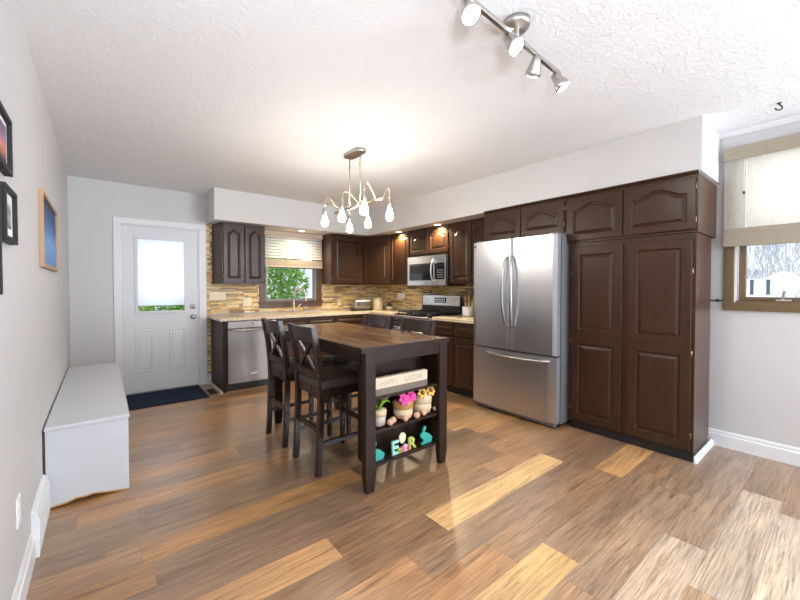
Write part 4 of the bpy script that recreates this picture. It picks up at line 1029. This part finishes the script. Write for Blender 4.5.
for k in range(4): rf.faces.new((vs[k], vs[(k+1) % 4], vs[4]))
vb = [rf.verts.new((v.co.x, v.co.y, tz-.14)) for v in vs[:4]]
for k in range(4): rf.faces.new((vs[k], vs[(k+1) % 4], vb[(k+1) % 4], vb[k]))
obj('roof', rf, 'tent_white', gz)
for i, j in ((-1, -1), (1, -1), (1, 1), (-1, 1)): obj('pole', tube(NB(), [(i*hw*.95, j*hw*.95, 0), (i*hw*.95, j*hw*.95, tz)], .025, 8), 'white_plastic', gz)
for x, y, lab in ((29.5, 3.80, 'dark post in the snow away from the canopy tent'), (29.5, 3.12, 'dark post in the snow next to the canopy tent')):
    tag(obj('yard_post', boxes((-.07, -.07, 0, .07, .07, .82), (-.09, -.09, .82, .09, .09, .88)), 'post_dark', loc=(x, y, .86)), lab, 'post', 'posts in the snowy yard')
def tree_bm(h, seed, spread=.42, r0=.09, levels=4):
    rnd = random.Random(seed); bm = NB()
    def grow(p, d, l, r, lv):
        q = p+d*l; mid = p.lerp(q, .5)+Vector((rnd.uniform(-1, 1), rnd.uniform(-1, 1), 0))*l*.05
        tube(bm, [p, mid, q], [r, r*.85, r*.65], 5 if lv > 1 else 3, False)
        if lv == 0: return
        for k in range(4 if lv > 1 else 3):
            a = rnd.uniform(0, 2*PI); nd = (d+Vector((math.cos(a), math.sin(a), rnd.uniform(-.1, .5)))*spread*rnd.uniform(.7, 1.5)).normalized()
            grow(p.lerp(q, rnd.uniform(.55, 1.0)), nd, l*rnd.uniform(.55, .78), r*.55, lv-1)
    grow(Vector((0, 0, 0)), Vector((0, 0, 1)), h*.36, r0, levels); return bm
sp = thing('bare_sapling', 'small bare tree in the snow just outside the dining side window', 'tree', (10.2, .86, -.30))
obj('branches', tree_bm(2.0, 5, .75, .03, 3), 'bark', sp)
protos = []
for i in range(3):
    t = thing('bare_tree', 'hazy bare tree in the line beyond the snowy yard', 'tree', (0, 0, 0), 0, 'bare trees beyond the yard')
    obj('branches', tree_bm(7.0, 20+i, .24, .09, 5), 'hazed_bark', t); protos.append(t)
random.seed(11)
for k in range(14):
    t = protos[k] if k < 3 else copy_tree(protos[k % 3])
    t.location = (42+(k % 4)*3.2, .6+k*.72, 1.9); t.rotation_euler = (0, 0, random.uniform(0, 6)); s = random.uniform(.85, 1.1); t.scale = (s*.8, s*.8, s)
bm = NB()
for k in range(2600):
    y = random.uniform(-4, 16); x = random.uniform(54, 59); z = random.random()**1.6*7+2
    p = Vector((x, y, z)); q = p+Vector((random.uniform(-.3, .3), random.uniform(-.5, .5), random.uniform(.4, 1.5))); tube(bm, [p, q], random.uniform(.012, .04), 3, False)
tag(obj('tree_thicket', bm, 'hazed_bark'), 'hazy grey thicket of twigs along the far edge of the snowy yard', 'thicket', kind='stuff')
